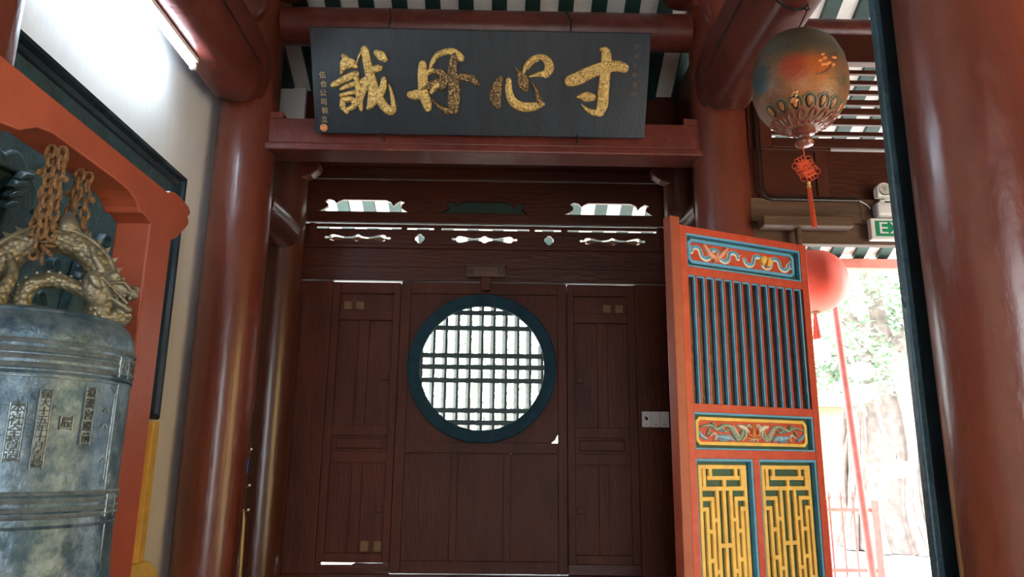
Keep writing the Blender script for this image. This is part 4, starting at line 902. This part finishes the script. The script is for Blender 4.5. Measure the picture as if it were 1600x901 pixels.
def tablet(body, deg, z0, z1, w, tilt=0.0, m='bronze2', rim=True):
    a = R(deg) * BR; mb = MB(); n = 6; h = z0 - z1
    p = empty_part('inscription', t)
    mb = MB(); N2 = 14
    for i in range(N2): pass
    rows = []
    for i in range(n + 1):
        u = a - w / 2 + w * i / n
        rows.append([mb.bm.verts.new(fb(u, z, c)) for z, c in ((z1, -0.004), (z1, 0.004), (z1 + 0.005, 0.0055), (z1 + 0.006, 0.003), (z0 - 0.006, 0.003), (z0 - 0.005, 0.0055), (z0, 0.004), (z0, -0.004))])
    for A, B in zip(rows, rows[1:]):
        for q in range(7): mb.bm.faces.new((A[q], A[q + 1], B[q + 1], B[q]))
    mb.bm.faces.new(rows[0]); mb.bm.faces.new(rows[-1][::-1])
    mb.build('tablet', M['bronze' if m == 'light' else 'band'], p, smooth=False)
    for s2 in (-1, 1):
        MB().stroke([(a + s2 * w / 2, z0, 0.005), (a + s2 * w / 2, z1, 0.005)], 0.0065, 0, f=fb).build('rim', M['band'], p)
    cnt = len(body)
    for i, ch in enumerate(body):
        sz = min(w * 0.98, h / cnt * 1.1)
        me = text_mesh(ch, sz, 0.003); zz = z0 - h * (i + 0.5) / cnt
        me.transform(Matrix.Translation((a, zz, 0.0045))); me.materials.append(M['band' if m == 'light' else 'ink']); wrap(me)
        link(bpy.data.objects.new('character', me), p)
tablet('本社全督造', -60.2, 1.562, 1.438, 0.028)
tablet('保大十五年十月吉鑄', -48.0, 1.592, 1.424, 0.024)
tablet('辰', -36.0, 1.536, 1.510, 0.025)
tablet('澄漢宮殿前', -24.2, 1.606, 1.478, 0.024)
tablet('雨', 0.5, 1.686, 1.640, 0.042, m='light'); tablet('國', 4.5, 1.364, 1.316, 0.042, m='light')
# raised border of the inscription field
for st in ([(R(-3.0) * BR, 1.622, 0.004), (R(-3.0) * BR, 1.374, 0.004)], [(R(-110) * BR, 1.622, 0.004)] + [(R(q) * BR, 1.622, 0.004) for q in range(-100, 0, 10)] + [(R(-3) * BR, 1.622, 0.004)], [(R(2.0) * BR, 1.30, 0.004), (R(2.0) * BR, 1.12, 0.004)], [(R(-9) * BR, 1.612, 0.003), (R(-6.0) * BR, 1.604, 0.003), (R(-5.0) * BR, 1.58, 0.003), (R(-6) * BR, 1.40, 0.003)]):
    MB().stroke(st, 0.003, 0, f=fb, sub=3).build('raised_border', M['band'], t, smooth=True)
for u, zz in ((R(-11), 1.555), (R(-11), 1.52), (R(-8), 1.44), (R(-7), 1.27), (R(-6), 1.22)):
    MB().stroke([(u * BR - 0.008, zz, 0.005), (u * BR, zz + 0.006, 0.004), (u * BR + 0.008, zz - 0.002, 0.005)], 0.003, 0, f=fb).build('worn_mark', M['band'], t, smooth=True)
# dragon loop: arch in a vertical plane facing the hall
ud = Vector((0.86, 0.51, 0)); vd = Vector((0.51, -0.86, 0))   # ud across, vd toward the viewer
OFF = 0.022
def dp(a, z, b=0.0):
    return Vector((0, 0, 0)) + ud * (a + OFF) + vd * b + Vector((0, 0, z))
dr = empty_part('dragon_loop', t)
arch = [(-0.150, 1.785), (-0.152, 1.85), (-0.138, 1.92), (-0.105, 1.975), (-0.055, 2.012), (0.0, 2.022), (0.055, 2.008), (0.102, 1.968), (0.128, 1.91), (0.132, 1.86), (0.128, 1.825), (0.145, 1.802), (0.172, 1.806), (0.188, 1.83)]
rad = [0.052, 0.046, 0.042, 0.040, 0.038, 0.038, 0.038, 0.039, 0.040, 0.041, 0.042, 0.038, 0.034, 0.030]
def smoothpath(P, Rr, sub=5):
    Q, T = [], []
    P = [Vector(p) for p in P]
    for i in range(len(P) - 1):
        p0 = P[max(i - 1, 0)]; p1 = P[i]; p2 = P[i + 1]; p3 = P[min(i + 2, len(P) - 1)]
        for k2 in range(sub):
            s = k2 / sub
            Q.append(0.5 * ((2 * p1) + (-p0 + p2) * s + (2 * p0 - 5 * p1 + 4 * p2 - p3) * s * s + (-p0 + 3 * p1 - 3 * p2 + p3) * s ** 3)); T.append(Rr[i] + (Rr[i + 1] - Rr[i]) * s)
    Q.append(P[-1]); T.append(Rr[-1]); return Q, T
Q, T = smoothpath([dp(a * 0.87, 1.785 + (z - 1.785) * 0.87) for a, z in arch], [r * 0.94 for r in rad])
MB().tube(Q, T, 16).build('dragon_body', M['scale'], dr, smooth=True)
# back ridge and spines on the outer side of the arch
mb = MB()
for i in range(8, len(Q) - 16, 2):
    tt = (Q[i + 1] - Q[i - 1]).normalized(); o = tt.cross(vd).normalized()
    ctr = dp(0, 1.87)
    if (Q[i] + o * 0.01 - ctr).length < (Q[i] - ctr).length: o = -o
    bse = Q[i] + o * (T[i] - 0.004); tip = Q[i] + o * (T[i] + 0.016) - tt * 0.006
    w1 = vd * 0.005; l1 = tt * 0.008
    vs = [mb.bm.verts.new(pq) for pq in (bse - l1 - w1, bse + l1 - w1, bse + l1 + w1, bse - l1 + w1, tip)]
    for f in ((0, 1, 4), (1, 2, 4), (2, 3, 4), (3, 0, 4), (3, 2, 1, 0)): mb.bm.faces.new([vs[k2] for k2 in f])
mb.build('back_spines', M['bronze2'], dr)
def outer(i, ang):
    tt = (Q[i + 1] - Q[i - 1]).normalized(); o = tt.cross(vd).normalized()
    if (Q[i] + o * 0.01 - dp(0, 1.88)).length < (Q[i] - dp(0, 1.88)).length: o = -o
    return Q[i] + (o * math.cos(ang) + vd * math.sin(ang)) * T[i]
MB().tube([outer(i, 0.75) for i in range(6, len(Q) - 18)], 0.0045, 6).build('back_ridge', M['bronze2'], dr, smooth=True)
# inner curl (leg) and second foot
Q2, T2 = smoothpath([dp(-0.055, 1.785, 0.03), dp(-0.058, 1.83, 0.03), dp(-0.035, 1.868, 0.03), (dp(0.01, 1.878, 0.03)), dp(0.06, 1.862, 0.03), dp(0.105, 1.84, 0.02)], [0.024, 0.021, 0.020, 0.019, 0.018, 0.014])
MB().tube(Q2, T2, 14).build('foreleg', M['scale'], dr, smooth=True)
mb = MB()
for i in range(3, len(Q2) - 2, 2):
    tt = (Q2[i + 1] - Q2[i - 1]).normalized(); o = tt.cross(vd).normalized(); o = o if o.z > -0.2 else -o
    if i < 6: o = -ud
    mb.ball(Q2[i] + o * (T2[i] + 0.002), 0.005, 6, 5)
mb.build('leg_fringe', M['bronze2'], dr, smooth=True)
Q3, T3 = smoothpath([dp(-0.11, 1.785, 0.05), dp(-0.10, 1.83, 0.052), dp(-0.085, 1.88, 0.045), dp(-0.10, 1.93, 0.035)], [0.026, 0.017, 0.013, 0.008])
MB().tube(Q3, T3, 12).build('hind_leg', M['scale'], dr, smooth=True)
# flaming pearl at the top of the arch
MB().lathe([(0.030, 2.008), (0.034, 2.022), (0.028, 2.04), (0.015, 2.058), (0.0, 2.066)], cx=dp(0.01, 0).x, cy=dp(0.01, 0).y, n=16).build('pearl', M['bronze2'], dr, smooth=True)
# head, fused
mb = MB()
H = lambda a, z, b=0.0: dp(0.116 + a * 0.98, 1.872 + z * 1.02, 0.022 + b * 1.05)
rotu = (0, 0, math.atan2(ud.y, ud.x))
def hb(a, z, b, ra, rb, rz, ry=0.0): mb.ball(H(a, z, b), (ra, rb, rz * 1.05), 14, 10, (0, ry, rotu[2]))
hb(0.0, 0.018, 0, 0.040, 0.034, 0.036, 0.5); hb(0.035, 0.006, 0, 0.036, 0.026, 0.022, 0.45); hb(0.064, -0.008, 0, 0.016, 0.024, 0.015); hb(0.072, 0.008, 0, 0.010, 0.014, 0.010)
hb(0.035, -0.034, 0, 0.032, 0.020, 0.012, 0.5); hb(0.056, -0.046, 0, 0.013, 0.016, 0.012); hb(0.025, -0.065, 0.0, 0.010, 0.012, 0.020, 0.5)
hb(-0.015, -0.02, 0, 0.034, 0.030, 0.034); hb(-0.03, 0.0, 0.02, 0.026, 0.018, 0.040)
for s in (-1, 1):
    hb(0.018, 0.034, 0.022 * s, 0.012, 0.010, 0.010); hb(0.066, 0.0, 0.014 * s, 0.008, 0.007, 0.007); hb(-0.028, 0.012, 0.036 * s, 0.012, 0.008, 0.022, -0.6)
    pth = [H(-0.012, 0.04, 0.016 * s), H(-0.035, 0.07, 0.022 * s), H(-0.046, 0.105, 0.02 * s)]
    mb.tube(pth, [0.011, 0.010, 0.007], 8)
    for q in range(4): mb.ball(H(0.058 - q * 0.014, -0.02 - q * 0.001, 0.016 * s), (0.004, 0.004, 0.007), 6, 5)
    mb.tube([H(0.06, 0.0, 0.02 * s), H(0.04, 0.016, 0.03 * s), H(0.01, 0.012, 0.036 * s)], [0.004, 0.005, 0.003], 6)
    for q in range(9): mb.ball(H(-0.012 + q * 0.008, 0.022 - q * 0.007, 0.034 * s - q * 0.001 * s), 0.005, 6, 5)
hd = mb.build('dragon_head', M['bronze2'], dr, smooth=True)
rm = hd.modifiers.new('fuse', 'REMESH'); rm.mode = 'VOXEL'; rm.voxel_size = 0.0026; rm.use_smooth_shade = True
sm = hd.modifiers.new('soft', 'SMOOTH'); sm.iterations = 2; sm.factor = 0.4

# ------------------------------------------------------------------ rusty chains
link_me = MB().torus((0, 0, 0), 0.0135, 0.0046, (PI / 2, 0, 0), 14, 6, 0.78, 1.28).mesh('link', smooth=True); link_me.materials.append(M['rust'])
def chain(label, x, y, strands, ztop):
    t = thing('chain', label, 'chain', (x, y, ztop))
    for sx, sy, n, a0, sway in strands:
        for i in range(n):
            inst(link_me, 'link', t, (sx + sway * i, sy + 0.3 * sway * i, -0.016 - i * 0.0262), (0, random.uniform(-0.12, 0.12), a0 + (PI / 2 if i % 2 else 0) + random.uniform(-0.2, 0.2)))
    MB().ball((strands[0][0] - 0.014, strands[0][1] - 0.01, -0.07), 0.0095, 10, 8).build('bolt_head', M['rust'], t, smooth=True)
    MB().ball((strands[0][0] + 0.040, strands[0][1] + 0.01, -0.08), 0.010, 10, 8).build('bolt_head', M['rust'], t, smooth=True)
    return t
chain('rusty iron chain wrapped round the top of the bell dragon, hung from the stand', -1.152, 1.785, [(0.0, -0.006, 10, 0.4, 0.0), (0.026, 0.005, 9, 1.0, 0.0), (0.010, -0.020, 9, 0.0, 0.001), (0.034, -0.012, 6, 0.3, -0.001)], 2.215)
chain('second rusty chain, behind the dragon arch, nearer the stand post', -1.166, 1.935, [(0.0, 0.0, 8, 0.9, -0.002), (0.020, 0.01, 8, 0.2, 0.001), (0.010, -0.012, 4, 0.3, 0)], 2.215)
t = thing('chain', 'loop of rusty chain hugging the dragon arch', 'chain', (BX, BY, 0))
ap = dp(-0.040, 1.982)
for i in range(12):
    a = -0.9 + i * 0.36
    c = ap + (vd * math.sin(a) + Vector((0, 0, math.cos(a)))) * 0.044 + ud * (0.02 * math.sin(i * 1.7) - 0.012 + i * 0.002)
    inst(link_me, 'link', t, c, (a, 0, math.atan2(ud.y, ud.x) + (PI / 2 if i % 2 else 0)))

# ------------------------------------------------------------------ outside: lantern, pole, fence, banyan, trees, house
t = thing('red_silk_lantern', 'red ribbed silk lantern hanging outside the side door', 'lantern', (2.945, 6.8, 3.14))
n = 24; mb = MB(); rings = []
for j in range(13):
    ph = PI * (j + 0.6) / 13.2; r = 0.322 * math.sin(ph) ** 0.8; z = 0.30 * math.cos(ph) * 0.98
    rings.append([mb.bm.verts.new((r * (1.0 if k2 % 2 == 0 else 0.955) * math.cos(PI * 2 * k2 / n), r * (1.0 if k2 % 2 == 0 else 0.955) * math.sin(2 * PI * k2 / n), z)) for k2 in range(n)])
for A, B in zip(rings, rings[1:]):
    for k2 in range(n): mb.bm.faces.new((A[k2], A[(k2 + 1) % n], B[(k2 + 1) % n], B[k2]))
mb.bm.faces.new(rings[0]); mb.bm.faces.new(rings[-1])
mb.build('silk_globe', M['silk'], t, smooth=True)
for s in (-1, 1): MB().lathe([(0.05, s * 0.27), (0.06, s * 0.29), (0.05, s * 0.31), (0, s * 0.31)], n=16).build('collar', M['tan'], t, smooth=True)
MB().tube([(0, 0, 0.30), (0, 0, 0.68)], 0.004, 6).build('cord', M['iron'], t)
mb = MB()
for i in range(30):
    a = i * 2.4; r = 0.03 * math.sqrt(i / 30)
    mb.tube([(r * math.cos(a) * 0.4, r * math.sin(a) * 0.4, -0.30), (r * math.cos(a) * 1.3, r * math.sin(a) * 1.3, -0.55)], 0.004, 4)
tag(mb.build('tassel', M['silk'], t), kind='stuff')
p = MB().tube([(3.66, 7.6, 0.05), (3.50, 7.6, 3.12)], 0.038, 14).build('slanting_pole', M['pole'], None, smooth=True); tag(p, 'slanting faded red pole outside the side door', 'pole')

t = thing('spear_fence', 'reddish iron fence with spear points in the yard', 'fence', (0, 9.0, 0))
for i in range(4):
    x = 3.88 + i * 0.14
    MB().tube([(x, 0, 0.05), (x, 0, 1.06)], 0.012, 8).build('picket', M['pole'], t)
    MB().lathe([(0.012, 1.05), (0.03, 1.08), (0.0, 1.18)], cx=x, n=8).build('spear_point', M['pole'], t)
for z in (0.25, 0.92): MB().box(3.8, 4.40, -0.015, 0.015, z, z + 0.04).build('rail', M['pole'], t)
for x in (3.8, 4.40): MB().box(x - 0.04, x + 0.04, -0.04, 0.04, 0.05, 1.05).build('post', M['pole'], t)

leaf_q = [(-0.5, 0), (0, -0.28), (0.5, 0), (0, 0.28)]
def tree(label, x, y, blobs, trunk, nleaf, seed, sz=0.16, banyan=False):
    rnd = random.Random(seed)
    t = thing('tree', label, 'tree', (x, y, 0.05), group='trees in the yard')
    bm = bmesh.new()
    for i in range(nleaf):
        cx, cy, cz, r = rnd.choice(blobs)
        d = Vector((rnd.gauss(0, 1), rnd.gauss(0, 1), rnd.gauss(0, 1))).normalized() * r * rnd.uniform(0.35, 1.0) ** 0.6
        E = Euler((rnd.uniform(-0.9, 0.9), rnd.uniform(-0.9, 0.9), rnd.uniform(0, 6.28))).to_matrix(); s = sz * rnd.uniform(0.6, 1.3)
        vs = [bm.verts.new(Vector((cx, cy, cz)) + d + E @ Vector((a * s, b * s, 0.12 * s * (abs(a) * 2 - 1)))) for a, b in leaf_q]
        bm.faces.new(vs)
    me = bpy.data.meshes.new('foliage'); bm.to_mesh(me); bm.free(); me.materials.append(M['leaf'])
    fo = link(bpy.data.objects.new('foliage', me), t); fo['kind'] = 'stuff'
    mb = MB()
    Qt, Tt = smoothpath([Vector(q[:3]) for q in trunk], [q[3] for q in trunk], 4)
    mb.tube(Qt, Tt, 12); tr = mb.build('trunk', M['trunk'], t, smooth=True)
    top = Vector(trunk[-1][:3])
    for cx, cy, cz, r in blobs:
        MB().tube([top - Vector((0, 0, 0.2)), (top + Vector((cx, cy, cz))) * 0.5 + Vector((0, 0, 0.1)), (cx, cy, cz)], [trunk[-1][3] * 0.6, trunk[-1][3] * 0.35, 0.03], 8).build('branch', M['trunk'], t, smooth=True)
    if banyan:
        for i in range(34):
            a = rnd.uniform(0, 2 * PI); r0 = rnd.uniform(0.5, 0.72); zz = rnd.uniform(2.0, 3.4)
            pts = [Vector(((r0 - 0.15) * math.cos(a), (r0 - 0.15) * math.sin(a), zz)), Vector((r0 * math.cos(a + 0.15), r0 * math.sin(a + 0.15), zz * 0.6)), Vector(((r0 + 0.1) * math.cos(a - 0.1), (r0 + 0.1) * math.sin(a - 0.1), zz * 0.25)), Vector(((r0 + 0.25) * math.cos(a), (r0 + 0.25) * math.sin(a), 0))]
            q, tt = smoothpath(pts, [0.03, 0.05, 0.055, 0.08], 4)
            MB().tube(q, tt, 7).build('aerial_root', M['trunk'], t, smooth=True)
    return t
tree('old banyan with a tangle of aerial roots, seen through the side door', 6.75, 13.2, [(0, 0, 4.6, 1.4), (-1.4, -0.5, 4.4, 1.2), (1.3, 0.2, 4.6, 1.3), (-0.6, -1.0, 5.2, 1.2), (0.5, -1.2, 4.0, 0.8), (-1.7, -0.2, 3.2, 0.9), (-2.1, 0.2, 2.4, 0.8), (-0.9, -1.2, 3.0, 0.7), (1.6, -0.8, 3.6, 0.8)], [(0, 0, 0, 0.75), (0.05, 0, 1.2, 0.55), (0.15, 0.0, 2.4, 0.5), (0.2, 0, 3.4, 0.35)], 5200, 3, 0.17, True)
tree('leafy tree in the yard behind the round moon window', -0.6, 12.5, [(0, 0, 2.4, 1.3), (-1.5, 0.3, 2.6, 1.1), (1.5, 0.0, 2.3, 1.2), (0.5, 0, 4.0, 1.3), (-0.9, 0, 3.9, 1.2), (0, -0.4, 1.3, 0.9)], [(0, 0, 0, 0.2), (0.05, 0, 1.0, 0.15), (0, 0, 1.8, 0.1)], 3800, 5)
tree('round-headed tree in the yard beside the banyan', 3.2, 16.0, [(0, 0, 3.0, 1.5), (1.5, 0, 3.6, 1.2), (-1.5, 0, 3.2, 1.2), (1.9, 0, 2.2, 0.9), (0.3, 0, 5.0, 1.4)], [(0, 0, 0, 0.25), (0, 0, 1.2, 0.2), (0, 0, 2.2, 0.12)], 3800, 8)
t = thing('yellow_house', 'low yellow washed house beyond the banyan', 'house', (6.9, 19.5, 0.05))
MB().box(-2.6, 2.2, 0, 3, 0, 2.9).build('wall', M['housey'], t)
MB().prism([(-0.4, 2.85), (3.4, 2.85), (1.5, 3.9)], -2.8, 2.4, 'X').build('roof', M['tile'], t)
for x in (-1.8, -0.4, 1.0):
    f = MB().box(x - 0.4, x + 0.4, -0.06, 0.0, 1.1, 2.2).build('window', M['tan'], t)
    for s in (-0.2, 0.2): MB().box(x + s - 0.16, x + s + 0.16, -0.08, -0.05, 1.18, 2.12).build('pane', M['grey'], f)
for i, (x, z) in enumerate(((5.87, 2.94), (5.84, 2.58), (6.31, 1.40), (5.2, 3.3))):
    t = thing('paper_lantern', ('pale paper lantern, upper of the pair hung one above the other by the banyan', 'pale paper lantern, lower of the pair hung one above the other by the banyan', 'pale paper lantern hung low before the banyan roots', 'pale paper lantern hung high in the leaves away from the banyan trunk')[i], 'lantern', (x * 0.9, 10.8, 1.45 + (z - 1.45) * 0.9), group='paper lanterns in the banyan')
    MB().lathe([(0.05, 0.13), (0.15, 0.09), (0.2, 0), (0.15, -0.09), (0.05, -0.13)], n=16).build('globe', M['paper'], t, smooth=True)
    MB().tube([(0, 0, 0.13), (0, 0, 0.19)], 0.006, 5).build('cord', M['iron'], t)
